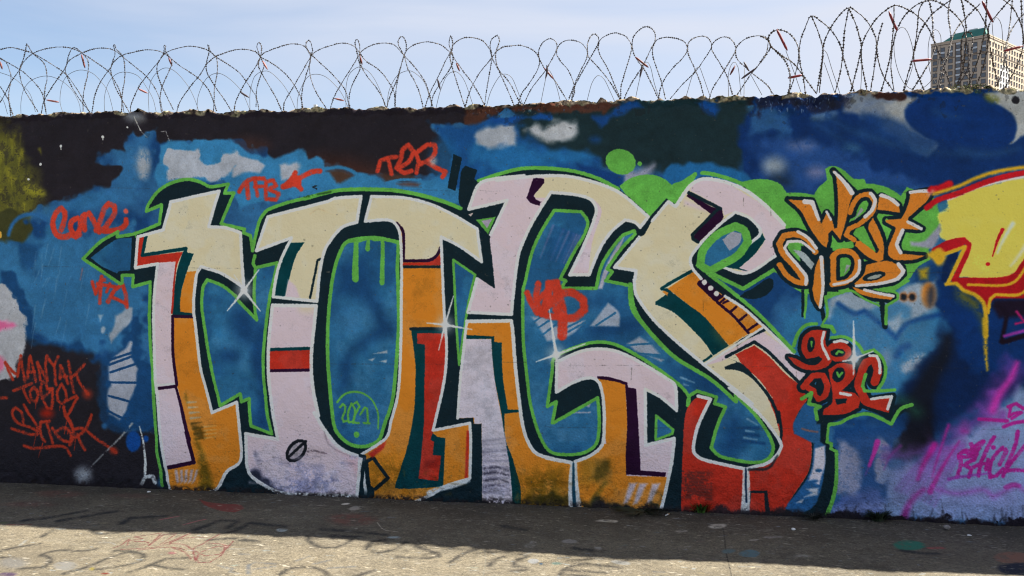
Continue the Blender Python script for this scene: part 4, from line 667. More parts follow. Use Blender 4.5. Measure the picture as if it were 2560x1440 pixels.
# ------------------------------------------------------------------ ground
GPX = .0033; GS0, GW, GH = -1.2, 3000, 760
def gr_px(p):
    q = ground(p)-GA; return np.stack([(q@WD-GS0)/GPX, (q@WN)/GPX], 1)
class Ground(Canvas):
    def scale(s, P):
        c = P.mean(0); q = s.map(np.array([c, c+[10, 0]])); return np.linalg.norm(q[1]-q[0])/10
G = Ground(GH, GW, (0, 0, 0), gr_px, seed=21)
KS, KL = np.array([.68, .70, .75]), np.array([5.4, 5.0, 4.3])
def gs(c): return srgb(np.clip(lin(c)/KS, 0, .85))*255      # colour seen in the wall's shade -> own colour
def gl(c): return srgb(np.clip(lin(c)/KL, 0, .85))*255      # colour seen in the sun -> own colour
G.bgphase = False
na, nb, nc = noise(GH, GW, 9, 301, 3, cy=5), noise(GH, GW, 70, 302, 4, cy=40), noise(GH, GW, 3, 303, 1)
for a_, c_ in ((np.clip((na+.35*nb-1.1)*.8, 0, .5), (112, 108, 98)), (np.clip((-na+.5*nb-1.2)*.7, 0, .5), (44, 41, 38)), (np.clip((nb-.5)*.35, 0, .32), (98, 92, 82)), (np.clip((-nb-.4)*.4, 0, .4), (52, 48, 44)), (np.clip((nc-1.5)*.6, 0, .5), (150, 142, 124)), (np.clip((-nc-1.5)*.6, 0, .5), (36, 34, 32))):
    G.put((a_*.62).astype(np.float32), (0, 0, GW, GH), c_)
D1, D2 = (98, 91, 80), (36, 37, 38)
sp = dict(soft=12, rough=1.2, patchy=.35, alpha=.95)
for a in ('@q -60,720 150,665 400,620', '@q 210,890 420,880 500,820 490,760 400,750 480,710 600,690 850,700 960,680', '@q 640,945 850,885 1100,780 1300,722 1430,760 1410,830 1200,880 950,910', '@q 1300,935 1500,870 1650,810 1870,800', '@q 1520,870 1700,900 1850,915', '@q 2080,620 2350,605 2560,632', '@q 930,490 1000,520 1300,500', '@q 1640,545 1900,545 2200,560 2350,530', '@q 420,550 520,490', '@q 1160,705 1330,725', '@q 0,770 120,770',
          '@v 640,550 660,600 750,645 900,652 1020,600 1060,560', '@v 1350,570 1230,600 1190,660 1300,690 1450,655 1560,590', '@v 1660,630 1850,690 1870,720 1750,735 1480,725', '@v 1980,775 2080,700 2220,650', '@v 2340,800 2400,740 2470,710', '@v 350,905 450,840 600,822 780,850 830,905', '@v 1100,900 1240,860', '@v 0,585 180,592', '@x 230,590 110,640 100,690 200,700', '@x 560,770 620,700 800,650 1150,690', '@x 650,722 1000,745', '@x 580,770 760,775 900,795', '@x 70,740 200,730'):
    G.stroke(a, gl(D1), 15, 11, **sp)
for a in ('@q 250,400 500,370 850,310', '@q 600,400 900,350 1150,310', '@q 1220,420 1300,370 1650,355', '@q 1960,510 2200,420 2370,430 2280,500', '@v -20,480 100,425 420,460', '@v 780,480 1100,500 1370,525', '@v 880,540 1130,548', '@x 0,300 200,330', '@x 700,500 880,520', '@y 1380,520 1560,545 1720,545'):
    G.stroke(a, gs(D2), 22, 16, **sp)
rd = dict(soft=3, rough=.8, patchy=.3, alpha=.95)
for a in ('1130,675 1200,650 1290,580 1270,650', '1340,610 1470,620 1480,650 1400,655', '1290,600 1420,580 1340,560 1620,530 1490,660', '1490,665 1640,545 1760,550 1600,660', '1640,655 1900,550 1680,660', '1210,695 1500,690 1700,660', '1380,710 1700,690 1850,715', '1700,640 1850,600 2080,590', '1700,650 1850,670 1920,720', '1730,700 1840,740 1910,810', '1950,820 1940,700 2050,650 2220,660 2270,690 2200,760 2050,780 1950,730', '1960,830 2000,750 2150,690 2250,680 2220,760 2100,840 1990,845 1950,800', '2270,700 2330,630', '2050,640 2200,560'):
    G.stroke('@q '+a, gl((176, 88, 84)), 4.2, 3.2, **rd)
G.stroke('@x 2180,290 2200,400 2220,560 2250,690 2280,820', (30, 29, 28), 1.8, soft=2, patchy=.3); G.stroke('@v 1660,560 1700,600 1760,640', (34, 30, 28), 1.5, soft=2)
G.fill('@q 1990,190 2080,220 2200,235 2400,250 2440,290 2350,330 2200,310 2050,250', gs((104, 48, 46)), soft=4, alpha=.9, patchy=.2)
for cx_, cy_, rx, ry, c in ((600, 150, 260, 40, (92, 58, 52)), (300, 250, 300, 30, (86, 56, 52)), (1300, 160, 250, 30, (84, 60, 56))): G.ell('q', cx_, cy_, rx, ry, 0, gs(c), soft=26, alpha=.5, patchy=.7)
G.stroke('@q 1600,390 1780,360', gs((150, 84, 88)), 6, soft=4, alpha=.8); G.stroke('@q 1840,450 1950,420 2050,400', gs((150, 84, 88)), 6, soft=4, alpha=.8); G.ell('v', 1050, 380, 240, 60, 0, gs((96, 60, 54)), soft=26, alpha=.6, patchy=.6)
G.stroke('@q -20,420 60,420', gl((200, 200, 130)), 9, soft=8); G.stroke('@q 80,440 310,435', gl((226, 130, 110)), 4, soft=4, patchy=.4)
CHA = (226, 216, 194)
for a, w_ in (('@q 1000,608 1100,612 1150,638', 5), ('@q 2300,705 2450,705', 4.5), ('@q 200,640 260,590', 8), ('@x 200,575 260,550', 8), ('@x 920,605 975,605', 6), ('@x 2340,690 2560,700', 5)): G.stroke(a, gl(CHA), w_, soft=3, patchy=.3)
G.ell('q', 650, 862, 118, 50, 0, gl((214, 204, 184)), soft=6, patchy=.35); G.ell('x', 292, 636, 56, 26, 0, gl((232, 226, 214)), soft=3); G.ell('x', 1165, 640, 100, 22, 8, gl((220, 212, 196)), soft=4, patchy=.4); G.ell('q', 130, 830, 160, 60, 0, gl((190, 182, 168)), soft=20, alpha=.7)
G.ell('x', 520, 655, 50, 14, 0, gl((160, 184, 160)), soft=5, patchy=.3); G.ell('x', 368, 662, 16, 9, 0, gl((90, 140, 176)), soft=3); G.ell('q', 920, 900, 22, 16, 0, gl((226, 200, 90)), soft=5); G.ell('q', 80, 950, 90, 20, 0, gl((130, 100, 130)), soft=10); G.ell('q', 1050, 950, 40, 8, 0, gl((190, 80, 60)), soft=4); G.ell('q', 1720, 750, 40, 12, 0, gl((206, 120, 120)), soft=8, patchy=.5)
for a in ('@q 2380,755 2480,760', '@q 2180,870 2330,900 2300,930 2380,945', '@q 2480,860 2490,950', '@v 70,885 80,820 140,790 330,800', '@v 130,850 330,820', '@v 530,770 650,730', '@v 690,795 850,760', '@v 830,830 1080,815', '@x 1500,735 1600,740'): G.stroke(a, gl((150, 156, 160)), 6, soft=6, patchy=.5, alpha=.7)
G.stroke('@v 2010,445 2080,500 2150,580 2240,615 2290,640 2310,720 2300,830 2280,920', gl((214, 202, 172)), 2.2, soft=2, alpha=.85); G.stroke('@v 540,895 640,810 790,690', gl((200, 176, 130)), 2, soft=2.5, alpha=.8); G.stroke('@v 1290,405 1330,460 1380,485 1480,492', gs((150, 146, 136)), 1.6, soft=2)
for t_, cx_, cy_, rx, ry, c in (('x', 265, 465, 50, 40, (110, 108, 104)), ('x', 650, 430, 70, 20, (112, 110, 108)), ('x', 1020, 228, 110, 12, (150, 146, 136)), ('x', 2130, 300, 90, 22, (146, 142, 134)), ('x', 1770, 338, 60, 12, (132, 126, 120)), ('x', 940, 490, 45, 12, (118, 116, 112)), ('x', 2440, 570, 100, 30, (70, 92, 100)), ('x', 2240, 540, 70, 22, (72, 88, 92)), ('x', 2490, 440, 60, 12, (140, 136, 130)),
    ('y', 1440, 470, 160, 52, (38, 92, 78)), ('y', 1690, 492, 90, 12, (120, 66, 64)), ('y', 2460, 590, 190, 60, (104, 76, 64)), ('y', 2500, 705, 200, 64, (28, 32, 44)), ('y', 410, 580, 90, 12, (110, 108, 102)), ('y', 130, 402, 90, 10, (112, 108, 106)), ('v', 1070, 270, 45, 20, (128, 122, 116)), ('v', 380, 490, 50, 16, (130, 138, 140)), ('v', 1450, 548, 60, 12, (120, 132, 138)), ('v', 740, 240, 90, 5, (128, 124, 116)), ('v', 990, 228, 30, 6, (190, 186, 178))):
    G.ell(t_, cx_, cy_, rx, ry, 0, gs(c), soft=5 if rx < 150 else 9, patchy=.4, warp=1.5)
q4 = np.random.default_rng(5)
def fleck(n, cols, lo, hi, alpha):
    for _ in range(n):
        cx_, cy_ = q4.uniform(0, GW), q4.uniform(6, GH-6); r_ = q4.uniform(lo, hi)**1.0; e = q4.uniform(1.2, 4.2); an = q4.uniform(-.5, .5)
        k = int(r_*e+3); x0, x1 = int(max(cx_-k, 0)), int(min(cx_+k, GW)); y0, y1 = int(max(cy_-k, 0)), int(min(cy_+k, GH))
        if x1 <= x0 or y1 <= y0: continue
        Y, X = np.mgrid[y0:y1, x0:x1]-np.array([cy_, cx_])[:, None, None]
        u_ = (X*math.cos(an)+Y*math.sin(an))/(r_*e); v_ = (-X*math.sin(an)+Y*math.cos(an))/r_
        a_ = np.clip(1.4-np.hypot(u_, v_)-.22*G.n1[y0:y1, x0:x1], 0, 1)*alpha*q4.uniform(.5, 1)
        c = np.array(cols[q4.integers(len(cols))], np.float32)*q4.uniform(.85, 1.08)
        G.put(a_, (x0, y0, x1, y1), c)
fleck(7000, [(156, 146, 126), (140, 130, 112), (126, 118, 104), (118, 122, 120)], .5, 1.4, .8)
fleck(2200, [(44, 41, 38), (34, 33, 33)], .5, 1.6, .6)
fleck(1300, [(172, 166, 152), (156, 150, 138), (122, 130, 134), (146, 138, 120)], .8, 2.3, .8)
fleck(140, [(120, 96, 88), (92, 108, 104), (100, 114, 122), (132, 122, 92)], 1.2, 3.5, .5)
def ground_material():
    m = D.materials.new('painted_concrete'); m.use_nodes = True; nt = m.node_tree; b = nt.nodes['Principled BSDF']; b.inputs['Roughness'].default_value = .85; b.inputs['Specular IOR Level'].default_value = .25
    tc = N(nt, 'ShaderNodeTexCoord'); mp = N(nt, 'ShaderNodeMapping', vector_type='POINT')
    mp.inputs['Location'].default_value = (-GS0/(GW*GPX), 1, 0); mp.inputs['Scale'].default_value = (1/(GW*GPX), 1/(GH*GPX), 1)   # local y is negative in front of the wall
    tx = N(nt, 'ShaderNodeTexImage', extension='CLIP'); tx.image = image('ground_marks', (G.im/np.clip(G.al, .02, 1)[..., None]).clip(0, 255)/255, G.al)
    L(nt, tc.outputs['Object'], mp.inputs[0]); L(nt, mp.outputs[0], tx.inputs[0])
    n1 = N(nt, 'ShaderNodeTexNoise', _Scale=1.3, _Detail=6., _Roughness=.65); n2 = N(nt, 'ShaderNodeTexNoise', _Scale=90., _Detail=5., _Roughness=.75); n3 = N(nt, 'ShaderNodeTexVoronoi', _Scale=110.)
    for n_ in (n1, n2, n3): L(nt, tc.outputs['Object'], n_.inputs['Vector'])
    r1 = N(nt, 'ShaderNodeValToRGB'); e = r1.color_ramp.elements; e[0].position = .3; e[0].color = (.1, .087, .064, 1); e[1].position = .72; e[1].color = (.18, .154, .11, 1)
    r2 = N(nt, 'ShaderNodeMapRange', _From_Min=.25, _From_Max=.75, _To_Min=.5, _To_Max=1.5); r3 = N(nt, 'ShaderNodeMapRange', _From_Min=0., _From_Max=.35, _To_Min=1.4, _To_Max=.9)
    L(nt, n1.outputs[0], r1.inputs[0]); L(nt, n2.outputs[0], r2.inputs[0]); L(nt, n3.outputs[0], r3.inputs[0])
    v1 = N(nt, 'ShaderNodeVectorMath', operation='MULTIPLY'); v2 = N(nt, 'ShaderNodeVectorMath', operation='MULTIPLY'); mx = N(nt, 'ShaderNodeMix', data_type='RGBA')
    # grime gathers in a strip along the foot of the wall
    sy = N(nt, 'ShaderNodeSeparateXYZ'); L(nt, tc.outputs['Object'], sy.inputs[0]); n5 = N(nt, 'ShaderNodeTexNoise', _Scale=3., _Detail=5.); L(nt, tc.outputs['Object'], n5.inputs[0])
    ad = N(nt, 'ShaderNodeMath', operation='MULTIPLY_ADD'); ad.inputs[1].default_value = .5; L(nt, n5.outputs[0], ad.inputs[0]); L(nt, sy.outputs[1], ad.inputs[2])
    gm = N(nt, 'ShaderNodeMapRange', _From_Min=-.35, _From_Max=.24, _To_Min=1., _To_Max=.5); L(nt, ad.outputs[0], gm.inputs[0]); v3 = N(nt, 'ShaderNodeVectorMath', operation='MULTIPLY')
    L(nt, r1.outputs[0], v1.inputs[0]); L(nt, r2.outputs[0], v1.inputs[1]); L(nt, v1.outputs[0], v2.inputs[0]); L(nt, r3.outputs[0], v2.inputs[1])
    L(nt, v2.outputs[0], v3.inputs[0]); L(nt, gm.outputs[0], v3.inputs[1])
    L(nt, tx.outputs['Alpha'], mx.inputs[0]); L(nt, v3.outputs[0], mx.inputs[6]); L(nt, tx.outputs['Color'], mx.inputs[7]); L(nt, mx.outputs[2], b.inputs['Base Color'])
    bp = N(nt, 'ShaderNodeBump', _Strength=.8, _Distance=.006); L(nt, n2.outputs[0], bp.inputs['Height']); L(nt, bp.outputs[0], b.inputs['Normal']); return m
gm_ = ground_material()
xs = np.r_[-3000, -60, np.arange(-4, 12.01, .25), 60, 3000]; ys = np.r_[-3000, -60, np.arange(-5.5, 1.01, .25), 60, 3000]
gx, gy = np.meshgrid(xs, ys); nn = noise(len(ys), len(xs), 4, 8, 2)*.006
edge = (np.abs(gx-4) > 7.5) | (gy < -5) | (gy > -.1); nn[edge] = 0
fs = [(i*len(xs)+j, i*len(xs)+j+1, (i+1)*len(xs)+j+1, (i+1)*len(xs)+j) for i in range(len(ys)-1) for j in range(len(xs)-1)]
go = meshobj('ground', np.stack([gx.ravel(), gy.ravel(), nn.ravel()], 1), fs, gm_, loc=tuple(GA), smooth=True); go.rotation_euler[2] = WROT; tag(go, kind='structure')
# ------------------------------------------------------------------ the wall
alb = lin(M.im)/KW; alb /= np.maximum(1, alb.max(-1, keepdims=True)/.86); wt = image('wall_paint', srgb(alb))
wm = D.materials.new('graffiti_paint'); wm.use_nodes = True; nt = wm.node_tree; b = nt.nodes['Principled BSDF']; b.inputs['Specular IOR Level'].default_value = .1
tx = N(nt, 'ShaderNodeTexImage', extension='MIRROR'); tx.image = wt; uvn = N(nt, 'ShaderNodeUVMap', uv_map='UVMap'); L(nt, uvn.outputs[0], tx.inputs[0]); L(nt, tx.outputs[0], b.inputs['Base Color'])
tc = N(nt, 'ShaderNodeTexCoord'); n1 = N(nt, 'ShaderNodeTexNoise', _Scale=55., _Detail=6., _Roughness=.6); n2 = N(nt, 'ShaderNodeTexNoise', _Scale=9., _Detail=5., _Roughness=.55); n3 = N(nt, 'ShaderNodeTexVoronoi', _Scale=70.)
for n_ in (n1, n2, n3): L(nt, tc.outputs['Object'], n_.inputs['Vector'])
sz = N(nt, 'ShaderNodeSeparateXYZ'); L(nt, tc.outputs['Object'], sz.inputs[0])
lo = N(nt, 'ShaderNodeMapRange', _From_Min=0., _From_Max=.7, _To_Min=1., _To_Max=.28); L(nt, sz.outputs[2], lo.inputs[0])
a1 = N(nt, 'ShaderNodeMath', operation='MULTIPLY_ADD'); a1.inputs[1].default_value = .5; L(nt, n3.outputs[0], a1.inputs[0]); L(nt, n1.outputs[0], a1.inputs[2])
b1 = N(nt, 'ShaderNodeBump', _Distance=.0095); L(nt, lo.outputs[0], b1.inputs['Strength']); L(nt, a1.outputs[0], b1.inputs['Height'])
b2 = N(nt, 'ShaderNodeBump', _Distance=.005, _Strength=.3); L(nt, n2.outputs[0], b2.inputs['Height']); L(nt, b1.outputs[0], b2.inputs['Normal']); L(nt, b2.outputs[0], b.inputs['Normal'])
rr = N(nt, 'ShaderNodeMapRange', _To_Min=.68, _To_Max=.9); L(nt, n2.outputs[0], rr.inputs[0]); L(nt, rr.outputs[0], b.inputs['Roughness'])
cols = np.r_[np.arange(-7, S0-.1, .2), np.arange(S0, S0+CW*PX+1e-6, .012), np.arange(S0+CW*PX+.15, 15, .2)]
NR, NT = 222, 14; THK = .26
vv = np.linspace(0, 1, NR); SS = np.broadcast_to(cols, (NR, len(cols)))
ci = np.clip(((cols-S0)/PX).astype(int), 0, CW-1)
f1, f2, f3 = noise(CH, CW, 150, 61, 3), noise(CH, CW, 18, 62, 3), noise(CH, CW, 7, 63, 2)
crestn = (f2[40]*.006+f3[300]*.0012)[ci]; zt = ztop(cols)+crestn
ZZ = vv[:, None]*zt[None]
ri = np.clip((CH-1-ZZ/PX).astype(int), 0, CH-1); CI = np.broadcast_to(ci, ri.shape)
near_top = np.clip(1-(zt[None]-ZZ)/.09, 0, 1); near_bot = np.clip(1-ZZ/.22, 0, 1)
YY = f1[ri, CI]*.005+f2[ri, CI]*(.0006+.004*near_top+.003*near_bot)+f3[ri, CI]*(.0002+.0022*near_top+.002*near_bot)-.004*near_top**3
chip = np.exp(-((cols-on_wall((2010, 262))[0, 0])/.36)**2)[None]*np.clip(1-(zt[None]-ZZ)/.24, 0, 1)*np.clip((zt[None]-ZZ)/.03, 0, 1); YY = YY+chip*(f2[ri, CI]*.011+f3[ri, CI]*.005-.012)
chip = np.exp(-((cols-on_wall((1290, 275))[0, 0])/.4)**2)[None]*np.clip(1-(zt[None]-ZZ)/.12, 0, 1)*np.clip((zt[None]-ZZ)/.03, 0, 1); YY = YY+chip*(f2[ri, CI]*.008+f3[ri, CI]*.004-.006)
t_ = np.linspace(0, 1, NT+1)[1:, None]
ra, rc = np.clip((np.arange(NT)*5)+60, 0, CH-1), ci
TY = -.02-THK*t_+f3[ra][:, rc]*.003; TZp = zt[None]-.03*t_+f2[ra][:, rc]*.0015-.03*t_**6
BK = np.full((1, len(cols)), -THK-.02)
S3 = np.broadcast_to(cols, (NR+NT+1, len(cols))); Y3 = np.vstack([YY, TY, BK]); Z3 = np.vstack([ZZ, TZp, BK*0-.05]); Z3[0] = -.05
co = np.stack([S3, -Y3, Z3], -1)                     # wall object frame: x along, y back, z up
du = np.gradient(co, axis=1); dv = np.gradient(co, axis=0); nr = np.cross(du, dv); nr /= np.linalg.norm(nr, axis=2, keepdims=True)+1e-12
U = (S3-S0)/(CW*PX); V = (Z3+np.clip(-Y3-.03, 0, 1)*.35)/(CH*PX); V[-1] = 0.1
nrow, ncol = co.shape[:2]
idx = np.arange(nrow*ncol).reshape(nrow, ncol); quads = np.stack([idx[:-1, :-1], idx[:-1, 1:], idx[1:, 1:], idx[1:, :-1]], -1)
lab = np.zeros(quads.shape[:2], np.int32); names = [('wall_face', None)]
mc = ((cols[:-1]+cols[1:])/2-S0)/PX; okc = (mc >= 0) & (mc < CW); mci = np.clip(mc.astype(int), 0, CW-1)
zr = (Z3[:-1, :-1]+Z3[1:, :-1])/2; rri = np.clip((CH-1-zr/PX).astype(int), 2, CH-3)
for nm_, lst in masks.items():
    if nm_[0] == '_': continue
    for mk, lb in lst:
        g = mk
        for sft in ((0, 3), (0, -3), (3, 0), (-3, 0), (0, 2), (2, 0)): g = np.maximum(g, np.roll(g, sft, (0, 1)))
        hit = (g[rri, np.broadcast_to(mci, rri.shape)] > .35) & okc[None]; hit[NR:] = False
        lab[hit] = len(names); names.append((nm_, lb))
lab[NR-5:NR+NT-1] = len(names); names.append(('crest', 'rough dark crumbling top edge of the wall'))
wc = wm.copy(); wc.name = 'weathered_crest'; b_ = wc.node_tree.nodes['Principled BSDF']; b_.inputs['Specular IOR Level'].default_value = 0; b_.inputs['Roughness'].default_value = 1
for l_ in [l_ for l_ in wc.node_tree.links if l_.to_socket == b_.inputs['Roughness']]: wc.node_tree.links.remove(l_)
wall = empty('graffiti_wall', tuple(GA), WROT); tag(wall, 'long rough concrete wall covered from end to end in graffiti', 'wall')
cof, nrf, uf, vf = co.reshape(-1, 3), nr.reshape(-1, 3), U.ravel(), V.ravel()
for li, (nm_, lb) in enumerate(names):
    q_ = quads[lab == li]
    if len(q_) == 0: continue
    un, inv = np.unique(q_, return_inverse=True); inv = inv.reshape(-1, 4)
    me = D.meshes.new(nm_); me.vertices.add(len(un)); me.vertices.foreach_set('co', cof[un].ravel().astype(np.float32))
    me.loops.add(inv.size); me.loops.foreach_set('vertex_index', inv.ravel().astype(np.int32))
    me.polygons.add(len(inv)); me.polygons.foreach_set('loop_start', (np.arange(len(inv))*4).astype(np.int32)); me.polygons.foreach_set('loop_total', np.full(len(inv), 4, np.int32))
    uvl = me.uv_layers.new(name='UVMap'); ids = un[inv.ravel()]; uvl.data.foreach_set('uv', np.stack([uf[ids], vf[ids]], 1).ravel().astype(np.float32))
    me.update(calc_edges=True); me.validate(); me.polygons.foreach_set('use_smooth', np.ones(len(inv), bool)); me.materials.append(wc if nm_ == 'crest' else wm)
    me.normals_split_custom_set_from_vertices([tuple(map(float, x)) for x in nrf[un]])
    tag(link(nm_, me, wall), lb)
# ------------------------------------------------------------------ wires on the crest
def wire_pts(spec, d0, d1, drop=True):
    P = pts(spec); n = len(P); t = np.r_[0, np.cumsum(np.linalg.norm(np.diff(P, axis=0), axis=1))]; t = t/t[-1]
    dep = (d0+d1)/2+(d0-d1)/2*np.cos(np.pi*t)
    Q = np.array([on_wall(p[None], dd)[0].tolist()+[-dd] for p, dd in zip(P, dep)])      # s, z, y
    Q = Q[:, [0, 2, 1]]; out = []
    for i in range(n-1):
        p0 = Q[i-1] if i else Q[0]*2-Q[1]; p1, p2 = Q[i], Q[i+1]; p3 = Q[i+2] if i+2 < n else Q[-1]*2-Q[-2]
        k = max(2, int(np.linalg.norm(p2-p1)/.018))
        for j in range(k):
            a = j/k; out.append(.5*(2*p1+(p2-p0)*a+(2*p0-5*p1+4*p2-p3)*a*a+(3*p1-p0-3*p2+p3)*a**3))
    out.append(Q[-1]); out = np.array(out)
    if drop:                                          # a strand that meets the crest goes on down to the wall top
        for e_ in (0, -1):
            p = out[e_]
            if p[2]-ztop(p[0]) < .05:
                dr = p-out[1 if e_ == 0 else -2]; dr = dr/np.linalg.norm(dr)*.07
                out = np.vstack([[p+dr], out]) if e_ == 0 else np.vstack([out, [p+dr]])
    return out
def tube(path, r, n=5):
    T = np.gradient(path, axis=0); T /= np.linalg.norm(T, axis=1, keepdims=True)+1e-9
    A = np.cross(T, [0, 1, .13]); A /= np.linalg.norm(A, axis=1, keepdims=True)+1e-9; B = np.cross(T, A)
    an = np.arange(n)*2*np.pi/n; r = np.broadcast_to(r, len(path))
    v = path[:, None]+r[:, None, None]*(np.cos(an)[None, :, None]*A[:, None]+np.sin(an)[None, :, None]*B[:, None]); m = len(path)
    f = [(i*n+j, i*n+(j+1) % n, (i+1)*n+(j+1) % n, (i+1)*n+j) for i in range(m-1) for j in range(n)]
    f += [tuple(range(n))[::-1], tuple((m-1)*n+j for j in range(n))]
    return v.reshape(-1, 3), f
def wxyz(q): q = np.asarray(q); return np.stack([q[:, 0], -q[:, 1], q[:, 2]], 1)      # s, y(front), z -> wall object frame
M_wire = material('rusty_galvanised_wire', (.065, .05, .044, 1), .65, .2, var=.5, bscale=14)
M_plain = material('plain_steel_wire', (.055, .052, .052, 1), .6, .4, var=.35, bscale=14)
M_barb = material('razor_barb', (.035, .03, .031, 1), .6, .3)
BAR_V = [(0, 0, .0035), (.011, .0075, 0), (0, .0028, 0), (-.011, .0075, 0), (-.011, -.0075, 0), (0, -.0028, 0), (.011, -.0075, 0), (0, 0, -.0035)]
BAR_F = [(0, 1, 2), (0, 2, 3), (0, 3, 4), (0, 4, 5), (0, 5, 6), (0, 6, 1), (7, 2, 1), (7, 3, 2), (7, 4, 3), (7, 5, 4), (7, 6, 5), (7, 1, 6)]
def coil(root, specs, r, step=.031, bs=1.0):
    bv, bf = [], []
    for sp_, d0, d1 in specs:
        P = wire_pts(sp_, d0, d1); P += np.random.default_rng(len(bv)+3).normal(0, .0006, P.shape)
        v, f = tube(wxyz(P), r); meshobj('wire_loop', v, f, M_wire, root, smooth=True)
        W = wxyz(P); seg = np.linalg.norm(np.diff(W, axis=0), axis=1); Lc = np.r_[0, np.cumsum(seg)]
        for u_ in np.arange(step*.4, Lc[-1], step):
            u_ += random.uniform(-.003, .003); k = min(max(np.searchsorted(Lc, u_)-1, 0), len(W)-2); c = W[k]+(W[k+1]-W[k])*(u_-Lc[k])/(seg[k]+1e-9)
            X = (W[k+1]-W[k])/(seg[k]+1e-9); rv = np.random.default_rng(int(u_*9999)+k).normal(size=3); Yv = np.cross(X, rv*[.4, 1, .4]); Yv /= np.linalg.norm(Yv)+1e-9; Zv = np.cross(X, Yv)
            o_ = len(bv); s_ = bs*random.uniform(.85, 1.1)
            for a, b_, c_ in BAR_V: bv.append(c+s_*(a*X+b_*Yv+c_*Zv))
            bf += [tuple(i+o_ for i in t) for t in BAR_F]
    tag(meshobj('barbs', bv, bf, M_barb, root), kind='stuff')
def clip(root, spec, dd, col, r=.0068):
    P = wire_pts(spec, dd, dd, drop=False); n = len(P); t = np.linspace(0, 1, n)
    prof = np.where((t < .12) | (t > .88), .45, 1.)*r
    v, f = tube(wxyz(P), prof, 7); return meshobj('clip', v, f, col, root, smooth=True)
CLR, CLD, CLP = material('red_sleeve', (.12, .022, .018, 1), .6, var=.4, bscale=60), material('dark_sleeve', (.05, .035, .045, 1), .6), material('faded_pink_sleeve', (.3, .12, .11, 1), .7, var=.3, bscale=60)
BR, FR, MD = .33, .03, .18
